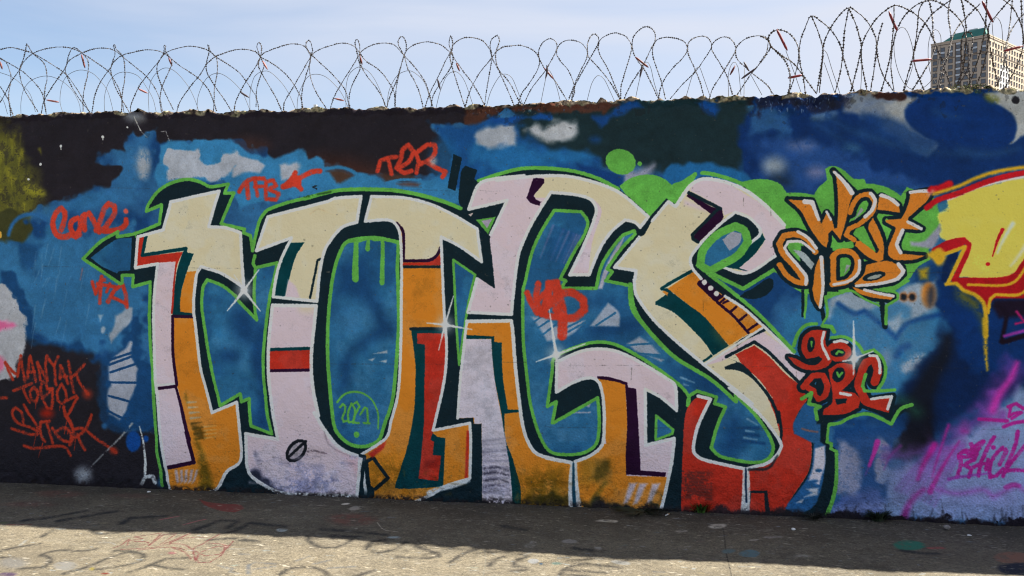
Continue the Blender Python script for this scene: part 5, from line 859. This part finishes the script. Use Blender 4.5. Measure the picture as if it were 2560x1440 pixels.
S1 = [('@F 0,175 110,155 240,185 330,215 480,300 640,405 720,500 800,620 890,790', FR, BR), ('@F 0,705 50,620 110,500 200,370 215,330 270,260 330,215 430,175 590,150 720,165 820,210 940,290 1080,390 1130,460 1190,570 1220,680 1240,800', FR, BR),
 ('@F 415,800 440,690 520,550 640,380 680,300 720,265 820,210 960,165 1080,165 1160,195 1230,250 1340,340 1460,440 1550,560 1600,680 1625,790', FR, BR), ('@F 920,800 950,630 1010,490 1110,350 1135,300 1220,235 1340,200 1470,178 1600,195 1690,250 1810,345 1980,460 2080,570 2130,680 2165,790', FR, BR),
 ('@F 1300,800 1320,700 1400,530 1500,400 1590,290 1640,220 1720,180 1870,143 2000,155 2090,190 2160,250 2290,330 2400,415 2500,550 2560,640', FR, BR), ('@F 1770,790 1800,700 1900,550 2000,430 2060,330 2120,270 2180,235 2320,185 2440,172 2560,200 @G 45,250 130,295 250,380 340,470 400,560 450,660 470,780', FR, BR), ('@F 2340,800 2360,690 2440,530 2560,340 @G 45,250 80,210 200,160 350,120 480,140 540,210 620,290 740,400 840,510 900,600 930,750', FR, BR),
 ('@F 380,800 240,570 200,440 200,370 240,250 265,135 275,130 330,215 430,300 460,370 470,470 450,570 445,690 460,810', BR, FR), ('@F 890,790 780,650 700,510 655,400 665,320 700,200 740,155 820,210 880,290 880,400 860,500 835,620 830,790', BR, FR), ('@F 1290,800 1200,640 1150,540 1115,420 1110,350 1150,220 1135,140 1150,130 1160,170 1230,250 1250,400 1240,520 1220,640 1215,800', BR, FR),
 ('@F 1735,780 1660,630 1600,500 1570,390 1580,310 1640,210 1638,140 1652,138 1660,200 1720,290 1700,370 1640,500 1610,590 1600,700 1615,790', BR, FR), ('@F 2320,800 2240,670 2140,530 2070,400 2060,330 2090,200 2078,142 2090,142 2100,190 2160,250 2175,330 2170,430 2145,560 2140,700 2135,790', BR, FR),
 ('@F 0,260 60,300 100,400 110,480 90,600 90,700 125,820', MD, FR), ('@F 0,265 190,370 320,480 410,590 440,690 460,800', MD, BR), ('@F 0,540 50,620 90,700 105,810', FR, MD), ('@F 2560,640 2575,700 2590,790', BR, BR),
 ('@G 0,750 10,560 60,400 80,330 45,250 15,180 10,130 30,105 55,140 55,200 45,250 25,330 50,400 120,520 190,640 250,770', BR, FR), ('@G 275,770 290,690 380,540 470,380 540,260 590,200 700,150 850,112 970,135 1030,200 1100,290 1230,380 1320,490 1380,600 1390,750', FR, BR),
 ('@G 460,770 460,600 490,470 530,340 550,250 565,180 545,100 520,88 500,110 505,160 545,240 535,330 545,450 600,600 700,760', BR, FR), ('@G 745,760 780,650 870,490 960,350 1020,250 1060,190 1150,135 1280,110 1390,135 1480,235 1570,330 1640,420 1700,520 1740,640 1770,750', FR, BR),
 ('@G 940,760 930,650 970,510 1040,370 1020,260 1000,160 990,100 1015,75 1035,130 1040,220 1050,330 1110,440 1190,540 1260,650 1300,750', BR, FR), ('@G 1310,750 1340,640 1400,500 1440,370 1480,240 1520,170 1600,120 1720,98 1850,130 1940,205 2000,290 2070,390 2170,520 2240,640 2290,740', FR, BR),
 ('@G 1390,750 1400,580 1430,430 1475,250 1500,190 1500,100 1465,45 1430,70 1425,130 1480,235 1520,370 1590,500 1640,620 1670,750', BR, FR), ('@G 1690,750 1740,610 1830,430 1900,280 1945,200 1980,120 2060,65 2160,55 2270,90 2340,180 2360,260 2420,370 2480,500 2560,680 2585,760', FR, BR),
 ('@G 1750,750 1770,640 1850,500 1950,350 1970,240 1930,130 1945,40 1965,90 1960,180 1940,250 1970,380 2020,540 2060,660 2085,740', BR, FR), ('@G 2095,740 2140,590 2230,420 2350,270 2400,200 2470,150 2560,138 @H 80,212 180,245 250,300 275,380 250,470 160,610 100,690 60,800', FR, BR),
 ('@G 2285,740 2310,560 2350,330 2360,250 2340,140 2360,70 2410,38 2435,90 2400,200 2400,290 2430,380 2500,460 2560,550 @H 60,750 100,810', BR, FR), ('@H 120,800 200,640 330,470 400,350 445,260 440,180 390,148 330,165 280,230 268,330 330,450 410,540 480,650 560,780', FR, BR),
 ('@H 590,780 625,680 610,570 560,460 490,380 445,290 470,210 530,170 600,162 690,190 750,260 760,320 840,410 950,540 1040,680 1080,760', BR, FR), ('@H 560,780 600,670 680,480 750,330 755,200 790,120 830,100 865,140 860,200 800,310 730,430 630,620 590,770', FR, BR),
 ('@H 1090,760 1030,620 960,450 880,310 862,220 900,140 1020,90 1130,120 1190,200 1190,280 1140,450 1090,630 1090,750', BR, FR), ('@H 1120,750 1180,620 1300,430 1390,250 1430,170 1425,80 1350,25 1260,70 1205,160 1210,270 1250,360 1320,450 1400,610 1460,740', FR, BR),
 ('@H 1535,750 1500,600 1450,450 1410,330 1410,230 1450,160 1540,133 1650,145 1730,185 1755,260 1700,350 1590,460 1500,600 1465,740', BR, FR), ('@H 1920,730 1880,580 1820,430 1760,290 1765,190 1820,140 1910,122 1970,150 1995,230 1930,340 1840,470 1700,610 1580,750', FR, BR),
 ('@H 2205,710 2150,520 2070,380 1995,250 2020,180 2100,132 2180,145 2230,210 2235,270 2160,400 2080,530 2010,640 1980,730', BR, FR), ('@H 2250,710 2370,530 2450,430 2540,300 2560,200 2555,150 2480,118 2350,140 2260,210 2235,270 2260,360 2400,490 2560,620 2600,700', FR, BR)]
c1 = empty('razor_wire_coil', tuple(GA), WROT); tag(c1, 'long barbed razor wire coil along most of the wall top', 'razor wire', 'razor wire coils on the wall')
coil(c1, S1, .0021, bs=.9)
for a, m_, dd in (('@F 0,295 22,372', CLR, .1), ('@F 815,225 850,360', CLR, .12), ('@F 1685,255 1722,340', CLR, .12), ('@F 1385,570 1475,612', CLP, .1), ('@F 465,680 590,702', CLP, .1), ('@F 2400,600 2490,655', CLD, .1), ('@G 65,290 115,375', CLP, .1), ('@G 1038,235 1062,325', CLR, .12), ('@G 785,665 880,687', CLP, .1), ('@G 1815,470 1842,575', CLD, .1), ('@G 2003,310 2035,392', CLR, .1),
    ('@H 348,410 352,470 335,545', CLD, .1), ('@H 320,440 412,548', CLR, .12), ('@H 1232,330 1365,435', CLR, .13), ('@H 1305,400 1278,535', CLD, .1), ('@H 2232,415 2180,510', CLR, .12), ('@H 2295,548 2445,440', CLD, .1), ('@H 2318,378 2368,470', CLD, .14)): clip(c1, a, dd, m_)
CLR2 = material('bright_red_sleeve', (.17, .008, .014, 1), .5, var=.3, bscale=60)
c2 = empty('razor_wire_coil', tuple(GA), WROT); tag(c2, 'taller razor wire coil with bright red clips at the right end of the wall', 'razor wire', 'razor wire coils on the wall')
S2 = [('@I 0,350 70,380 110,450 200,530 330,620 430,750 550,910', FR, BR), ('@I 0,610 50,540 100,460 80,370 110,320 160,290 240,300 320,360 370,460 390,620 420,760 445,930', MD, FR), ('@I 100,450 200,540 260,620 290,720 290,830 265,930', MD, FR),
 ('@I 270,930 330,760 370,600 385,430 430,290 500,155 620,230 710,320 780,440 810,560 850,700 915,895', BR, FR), ('@I 550,900 600,600 620,420 680,280 760,160 860,75 960,130 1040,210 1100,310 1130,420 1110,650 1070,890', BR, FR), ('@I 500,158 560,300 610,480 600,640 575,900', FR, BR),
 ('@I 860,80 930,240 980,430 985,600 1040,890', FR, BR), ('@I 860,85 820,300 805,500 780,700 725,910', FR, MD), ('@I 880,890 950,620 1000,400 1080,250 1160,150 1300,55 1440,95 1540,165 1620,250 1690,400 1760,570 1850,845', BR, FR), ('@I 1300,60 1295,240 1270,500 1230,690 1175,880', FR, BR),
 ('@I 1190,220 1150,360 1135,520 1190,720 1290,880', FR, BR), ('@I 1390,885 1480,560 1540,340 1620,200 1700,110 1850,0 1900,-30', BR, FR), ('@I 1300,885 1270,650 1290,430 1350,240 1440,110 1560,25 1680,5 1780,50 1900,150 1970,250 2010,450 2030,700 2040,850', BR, FR),
 ('@I 1590,10 1540,110 1520,330 1490,560 1530,720 1590,870', FR, BR), ('@I 1470,885 1600,680 1660,570 1700,450 1680,350 1670,150 1640,10', FR, BR), ('@I 1850,-20 1825,130 1850,330 1850,430 1800,600 1740,850', BR, FR), ('@I 1950,-20 1980,130 2000,330 1970,650 1900,850', FR, BR),
 ('@I 1980,-10 2090,80 2170,200 2210,320 2200,500 2130,750 2080,860', FR, BR), ('@I 2140,30 2000,170 1900,290 1850,420 1820,560 1750,720 1720,850', BR, FR), ('@I 2200,-20 2190,200 2150,450 2100,620 2050,760 2010,860', FR, BR), ('@I 2430,-10 2290,150 2220,250 2230,450 2270,650 2310,840', FR, BR),
 ('@I 2350,-10 2440,60 2510,180 2550,320 2540,500 2470,680 2380,840', FR, BR), ('@I 2450,-20 2430,180 2400,400 2370,600 2310,800 2260,860', BR, FR), ('@I 2530,-20 2540,150 2550,330 2600,600 2680,820', FR, BR), ('@I 2640,40 2560,130 2470,240 2400,380 2380,560 2420,680 2560,740', BR, FR), ('@I 1900,850 2000,700 2050,500 2060,350 2020,310 1980,330 1950,430 1970,650 2040,790', MD, BR)]
coil(c2, S2, .0027, step=.042, bs=1.15)
for a, dd in (('@I 162,285 205,370 265,490', .1), ('@I 270,757 415,728', .12), ('@I 1250,110 1290,210 1332,300', .1), ('@I 1475,592 1665,575', .1), ('@I 2155,10 2205,110 2257,215', .1), ('@I 2360,496 2547,448', .1), ('@I 2035,820 2052,872', .14)): clip(c2, a, dd, CLR2, .0078)
c3 = empty('support_wire', tuple(GA), WROT); tag(c3, 'thin smooth wire bent in low arches inside the razor wire on the wall top', 'wire')
S3_ = ['@F 0,405 110,445 200,510 300,620 355,800', '@F 210,820 210,700 240,570 320,480 460,440 600,480 720,580 790,710 805,800', '@F 630,810 600,690 620,530 680,430 800,380 920,410 1010,495 1080,600 1135,800', '@F 1045,800 1045,650 1080,520 1150,430 1250,400 1380,440 1470,560 1530,670 1560,790', '@F 1490,790 1485,620 1520,470 1600,380 1680,360 1770,410 1880,540 1950,680 1990,800', '@F 1970,790 1980,650 2040,500 2110,430 2200,415 2310,480 2420,600 2500,780', '@F 2500,780 2500,620 2530,480 2560,430 @G 60,395 140,400 250,500 330,620 400,780', '@F 0,640 40,700 75,820',
 '@G 410,770 420,650 470,520 530,440 610,422 700,450 790,530 860,620 920,750', '@G 900,750 900,560 930,430 1000,360 1060,355 1150,420 1230,560 1290,740', '@G 1310,750 1330,590 1400,450 1470,400 1550,390 1640,450 1700,540 1760,740', '@G 1805,740 1840,600 1900,450 1960,400 2020,405 2090,500 2170,730', '@G 2305,740 2350,590 2430,450 2490,420 2560,460 @H 60,680 110,810', '@H 290,780 330,580 350,490 370,460 410,530 450,640 485,780', '@H 750,770 800,590 860,515 920,550 980,670 1025,770', '@H 1235,745 1280,540 1340,380 1385,430 1420,580 1470,740', '@H 1740,730 1810,500 1870,430 1910,520 1980,720', '@H 2165,710 2165,500 2210,385 2260,430 2290,710', '@H 2320,720 2325,440', '@H 2390,510 2500,710',
 '@I 615,480 650,520 700,680 775,905', '@I 620,600 670,740 725,900', '@I 985,430 985,700 975,890', '@I 1335,290 1380,262 1430,310 1480,470 1480,640 1400,880', '@I 1310,320 1300,480 1330,660 1400,810 1500,875 1600,840 1700,720 1750,500 1750,340 1700,285 1650,350 1630,500 1650,700 1730,850', '@I 2260,220 2290,165 2340,240 2360,450 2400,700 2440,830', '@I 2250,220 2270,400 2340,570 2400,700', '@I 250,490 330,700 410,930', '@I 0,770 60,820 140,925']
for i, sp_ in enumerate(S3_):
    v, f = tube(wxyz(wire_pts(sp_, .1, .25)), .0018, 4); meshobj('wire_arch', v, f, M_plain, c3, smooth=True)
# ------------------------------------------------------------------ tower block far behind
def far(px, py, dist): r = ray((px, py))[0]; return EYEP+r*(dist/r[1])
tb = empty('tower_block', (0, 0, 0)); tag(tb, 'tall beige tower block with a green roof behind the razor wire at the right', 'building')
PC = far(2472.4, 86.5, 380); PL = far(2328, 111.5, 397.5); PR_ = far(2560, 125, 407.6)
TH = PC[2]; TC = np.array([PC[0], PC[1], 0]); ul = np.array([PL[0]-PC[0], PL[1]-PC[1], 0]); WL = np.linalg.norm(ul); ul /= WL
ur = np.array([PR_[0]-PC[0], PR_[1]-PC[1], 0]); ur /= np.linalg.norm(ur); WRR = 66.
nl = np.array([-ul[1], ul[0], 0]); nl = nl if nl@(-TC) > 0 else -nl; nrr = np.array([-ur[1], ur[0], 0]); nrr = nrr if nrr@(-TC) > 0 else -nrr
mt_w = material('beige_render_shaded', (.46, .38, .31, 1), .9, var=.06, bscale=.3); mt_c = material('cream_panel_sunlit', (.56, .48, .38, 1), .9, var=.05, bscale=.3); mt_g = material('window_glass', (.1, .105, .12, 1), .15, spec=.6); mt_sp = material('pale_spandrel', (.5, .55, .62, 1), .6); mt_roof = material('green_roof', (.02, .14, .115, 1), .6); mt_t = material('dark_trim', (.12, .09, .075, 1), .8); mt_m = material('antenna_metal', (.4, .4, .42, 1), .5)  # beige browned to deepen the left face's shade, cream paler for the sunlit face
def box_on(name, O, u, n, u0, u1, z0, z1, d0, d1, mat, parent):      # slab on a facade: u along it, d outwards
    v = [O+u*a+n*d+np.array([0, 0, z]) for d in (d0, d1) for z in (z0, z1) for a in (u0, u1)]
    f = [(0, 1, 3, 2), (4, 6, 7, 5), (0, 4, 5, 1), (2, 3, 7, 6), (0, 2, 6, 4), (1, 5, 7, 3)]
    return meshobj(name, v, f, mat, parent)
B4 = [TC, TC+ul*WL, TC+ul*WL+ur*WRR, TC+ur*WRR]
v = [p+np.array([0, 0, z]) for z in (0, TH) for p in B4]
meshobj('tower_walls', v, [(0, 1, 5, 4), (1, 2, 6, 5), (2, 3, 7, 6), (3, 0, 4, 7), (4, 5, 6, 7)], mt_w, tb)
FL = 3.0
def grid_windows(O, u, n, us, ww, hh, rows, top, mat, skip=()):
    proto = None
    for r_ in range(rows):
        for a in us:
            if proto is None:
                v, f = [], []                          # reveal frame and a pane set back in it
                for (a0, a1, z0, z1, d0, d1) in ((-ww/2-.12, -ww/2, 0, hh, 0, .14), (ww/2, ww/2+.12, 0, hh, 0, .14), (-ww/2-.12, ww/2+.12, hh, hh+.16, 0, .22), (-ww/2-.12, ww/2+.12, -.14, 0, 0, .22)):
                    o_ = len(v); v += [u*p+n*d+np.array([0, 0, z]) for d in (d0, d1) for z in (z0, z1) for p in (a0, a1)]; f += [tuple(i+o_ for i in q) for q in ((0, 1, 3, 2), (4, 6, 7, 5), (0, 4, 5, 1), (2, 3, 7, 6), (0, 2, 6, 4), (1, 5, 7, 3))]
                o_ = len(v); v += [u*p+n*.03+np.array([0, 0, z]) for z, p in ((0, -ww/2), (0, ww/2), (hh, ww/2), (hh, -ww/2))]; f.append((o_, o_+1, o_+2, o_+3))
                me = D.meshes.new('window'); me.from_pydata([tuple(p) for p in v], [], f); me.materials.append(mt_t); me.materials.append(mat); me.polygons[len(f)-1].material_index = 1; proto = me
            link('window', proto, tb, tuple(O+u*a+np.array([0, 0, top-FL*r_-hh])))
usl = [WL*(1-x) for x in (.077, .21, .35, .62, .77, .92)]
grid_windows(TC, ul, nl, usl, 1.75, 1.75, 10, TH-2.6-(0), mt_g)
for a in usl: box_on('spandrel', TC, ul, nl, a-.85, a+.85, TH-5.45, TH-4.5, .02, .16, mt_sp, tb)
a = WL*(1-.485); box_on('stair_column', TC, ul, nl, a-1.5, a+1.5, TH-36, TH-1.2, .01, .1, mt_t, tb)
for r_ in range(11): box_on('stair_pane', TC, ul, nl, a-1.0, a+1.0, TH-2.2-FL*r_, TH-1.3-FL*r_, .1, .2, mt_sp, tb); box_on('stair_window', TC, ul, nl, a-.85, a+.85, TH-4.0-FL*r_, TH-2.45-FL*r_, .1, .16, mt_g, tb)
grid_windows(TC, ur, nrr, [1.7+3.35*i for i in range(19)], 1.25, 1.45, 10, TH-2.9, mt_g)
box_on('pale_bay', TC, ur, nrr, 13.6, 24.6, 0, TH-11.5, 0, .026, material('white_render', (.66, .68, .7, 1), .9), tb)
box_on('facade', TC, ur, nrr, .02, WRR, 0, TH-.02, 0, .02, mt_c, tb)
for z_ in (1.15, 7.9): box_on('cornice', TC, ul, nl, 0, WL, TH-z_-.18, TH-z_+.12, .02, .14, mt_t, tb); box_on('cornice', TC, ur, nrr, 0, WRR, TH-z_-.18, TH-z_+.12, .03, .14, mt_t, tb)
box_on('parapet', TC, ul, nl, -.3, WL+.2, TH-.25, TH+.3, -.6, .12, mt_w, tb); box_on('parapet', TC, ur, nrr, -.3, WRR, TH-.25, TH+.3, -.6, .13, mt_c, tb)
lo_a, lo_b, hi_a, hi_b = WL*.82, WL*.04, WL*.60, WL*.12
v = [TC+ul*lo_a-nl*.8+np.array([0, 0, TH+.3]), TC+ul*lo_b-nl*.8+np.array([0, 0, TH+.3]), TC+ul*hi_b-nl*3.6+np.array([0, 0, TH+4.6]), TC+ul*hi_a-nl*3.6+np.array([0, 0, TH+4.2]), TC+ul*lo_a-nl*13+np.array([0, 0, TH+.3]), TC+ul*lo_b-nl*13+np.array([0, 0, TH+.3]), TC+ul*hi_b-nl*10+np.array([0, 0, TH+4.6]), TC+ul*hi_a-nl*10+np.array([0, 0, TH+4.2])]
meshobj('roof', v, [(0, 1, 2, 3), (1, 5, 6, 2), (5, 4, 7, 6), (4, 0, 3, 7), (3, 2, 6, 7)], mt_roof, tb)
def rod(name, base, h, r, parent, mat): box = [base+np.array([x, y, z]) for z in (0, h) for x, y in ((-r, -r), (r, -r), (r, r), (-r, r))]; return meshobj(name, box, [(0, 1, 5, 4), (1, 2, 6, 5), (2, 3, 7, 6), (3, 0, 4, 7), (4, 5, 6, 7)], mat, parent)
rod('antenna', TC+ul*WL*.1-nl*5+np.array([0, 0, TH+4]), 7.2, .12, tb, mt_m)
for a, h in ((.5, 1.6), (.3, 2.2), (.64, 2.2), (.22, 1.4)): rod('antenna', TC+ul*WL*a-nl*6+np.array([0, 0, TH+3.8]), h, .09, tb, mt_m)
for a, h in ((8, 2.4), (11, 1.4), (13, 1.2), (24, 2.6), (31, 1.5)): rod('antenna', TC+ur*a-nrr*3+np.array([0, 0, TH]), h, .12, tb, mt_m)
box_on('roof_unit', TC, ul, nl, WL*.24, WL*.4, TH+4.3, TH+5.3, -7, -5, mt_m, tb)
# lamp mast
pm = far(788.5, 262, 60); mast = rod('mast', np.array([pm[0], pm[1], 0]), pm[2], .11, None, material('white_mast', (.75, .75, .72, 1), .6)); tag(mast, 'slim pale mast tip showing just above the wall behind the wire', 'mast')
# ------------------------------------------------------------------ weeds along the foot
def weed(px, py, name, label, cat, n, h, spread, cols, droop=.5, wl=.010, seed=1, moss=0):
    g = np.random.default_rng(seed); p0 = ground((px, py))[0]; root = empty(name, tuple(p0)); tag(root, label, cat); 
    for nm_, cnt, mat, hs, wd_ in (('leaves', n, material('leaf_'+cat.replace(' ', '_'), cols[0], .6, var=.35, bscale=60), 1., wl), ('stems', n//3+3, material('stem_'+cat.replace(' ', '_'), cols[1], .7), 1.1, wl*.3)):
        v, f = [], []
        for i in range(cnt):
            az = g.uniform(0, 2*np.pi); d = np.array([math.cos(az), math.sin(az)*.6, 0]); r0 = g.uniform(0, spread*.45); L_ = h*g.uniform(.35, 1)*hs; b0 = d*r0+np.array([0, -.0, 0]); side = np.cross(d, [0, 0, 1]); side /= np.linalg.norm(side)
            k = 4; o_ = len(v)
            for j in range(k+1):
                t = j/k; c = b0+d*spread*t*t*droop*g.uniform(.7, 1.1)+np.array([0, 0, L_*(t-.35*droop*t*t)]); w_ = wd_*(math.sin(math.pi*min(t*.9+.1, 1))+.12)
                v += [c-side*w_+[0, 0, 0], c+side*w_+[0, 0, w_*.4]]
            f += [(o_+2*j, o_+2*j+1, o_+2*j+3, o_+2*j+2) for j in range(k)]
        meshobj(nm_, v, f, mat, root)
    return root
weed(1752, 1281, 'weed', 'bright green leafy weed at the foot of the red painted base', 'weed', 70, .095, .10, [(.045, .11, .015, 1), (.03, .05, .012, 1)], seed=3, wl=.0075)
weed(322, 1214, 'weed', 'dark scrubby weed left of the white sprayed line', 'weed', 34, .11, .12, [(.014, .022, .012, 1), (.016, .014, .01, 1)], droop=1.0, wl=.004, seed=5)
weed(2034, 1299, 'grass_tuft', 'dry dark grass tuft beneath the blue striped panel', 'grass tuft', 50, .075, .10, [(.014, .017, .01, 1), (.02, .015, .01, 1)], droop=1.0, wl=.0026, seed=8)
weed(2196, 1302, 'weed', 'mossy green weed growing up the wall below the blue and violet paint', 'weed', 150, .10, .10, [(.03, .045, .022, 1), (.02, .028, .016, 1)], droop=.7, wl=.0045, seed=9)
weed(2492, 1312, 'weed', 'blackish withered weed at the far right foot of the wall', 'weed', 40, .085, .07, [(.01, .012, .014, 1), (.01, .01, .012, 1)], droop=.8, wl=.005, seed=12)
weed(1610, 1278, 'moss_patch', 'low dark moss at the wall foot by the slanted lilac stripes', 'moss', 90, .03, .2, [(.018, .028, .014, 1), (.014, .018, .01, 1)], droop=1., wl=.005, seed=14)
# moss on the crest at the right
gm2 = np.random.default_rng(4); v, f = [], []
for i in range(700):
    px = gm2.choice([gm2.uniform(2385, 2450), gm2.uniform(2425, 2475)]); q = on_wall(np.array([[px, 222.]]), .0)[0]; c = np.array([q[0], gm2.uniform(-.03, .22), ztop(q[0])+gm2.uniform(-.03, .022)]); 
    if c[1] > .03: c[2] = ztop(q[0])+gm2.uniform(.0, .03)
    o_ = len(v); d = gm2.normal(size=3)*.004; d[2] = abs(d[2])*.6+.002; s_ = gm2.normal(size=3)*.004
    v += [c-s_, c+s_, c+d]; f.append((o_, o_+1, o_+2))
cm = meshobj('crest_moss', v, f, material('moss', (.07, .085, .02, 1), .9, var=.5, bscale=30), None, loc=tuple(GA)); cm.rotation_euler[2] = WROT; tag(cm, 'yellow green moss growing on the wall top in front of the tower block', 'moss', kind='stuff')
# ------------------------------------------------------------------ litter
def pebble(px, py, r, mat, name, label, cat, flat=.6, seed=1):
    g = np.random.default_rng(seed); v = []; nph, nth = 6, 9; p0 = ground((px, py))[0]
    for i in range(nph+1):
        for j in range(nth):
            ph, th = math.pi*i/nph, 2*math.pi*j/nth; k = 1+.22*math.sin(3*th+seed)+.12*math.cos(5*th*1.3+2*ph+seed); v.append((r*1.25*k*math.sin(ph)*math.cos(th), r*k*math.sin(ph)*math.sin(th), r*flat*(1+math.cos(ph))))
    f = [(i*nth+j, (i+1)*nth+j, (i+1)*nth+(j+1) % nth, i*nth+(j+1) % nth) for i in range(nph) for j in range(nth)]
    return tag(meshobj(name, v, f, mat, None, loc=tuple(p0)), label, cat)
mw, mg = material('white_chip', (.75, .75, .72, 1), .8), material('grey_stone', (.22, .2, .19, 1), .9, var=.3, bscale=80)
pebble(372, 1231, .011, mw, 'paint_chip', 'white chip on the shaded concrete below the first letter', 'chip', .45, 1); pebble(1983, 1326, .010, mw, 'pebble', 'small round white pebble in the shade beyond the dry grass tuft', 'pebble', .8, 2)
pebble(2368, 1323, .015, mg, 'stone', 'angular grey stone at the right, near the foot of the wall', 'stone', .9, 5); pebble(2423, 1339, .010, mw, 'paper_scrap', 'flat white scrap right of the grey stone', 'scrap', .3, 4)
pc = ground((1664, 1290))[0]; pd = ground((1677, 1284))[0]; dv_ = (pd-pc); dv_ /= np.linalg.norm(dv_); cig = empty('cigarette_butt', tuple(pc)); tag(cig, 'pale cigarette butt lying under the dark gap between the last two letters', 'cigarette butt')
for nm_, a, b_, m_ in (('paper', 0, .03, mw), ('filter', .03, .046, material('filter_tan', (.5, .3, .14, 1), .8))):
    v, f = tube(np.array([dv_*a, dv_*b_])+[0, 0, .0042], .004, 8); meshobj(nm_, v, f, m_, cig)

cg = np.random.default_rng(77); v, f = [], []
for i in range(2600):
    s_, y_ = cg.uniform(-1.5, 9), .012+abs(cg.normal(0, .035)); r_ = cg.uniform(.0015, .006)*(1.4 if cg.random() < .1 else 1); o_ = len(v); a_ = cg.uniform(0, 6.28)
    for k in range(4): v.append((s_+r_*1.3*math.cos(a_+k*1.57)*cg.uniform(.6, 1.2), -y_+r_*math.sin(a_+k*1.57)*cg.uniform(.6, 1.2), .001))
    v.append((s_, -y_, r_*cg.uniform(.7, 1.4))); f += [(o_, o_+1, o_+4), (o_+1, o_+2, o_+4), (o_+2, o_+3, o_+4), (o_+3, o_, o_+4)]
cr = meshobj('crumbs', v, f, material('mortar_crumbs', (.07, .06, .055, 1), .95, var=.7, bscale=9), None, loc=tuple(GA)); cr.rotation_euler[2] = WROT; tag(cr, 'loose mortar crumbs and dirt along the foot of the wall', 'crumbs', kind='stuff')
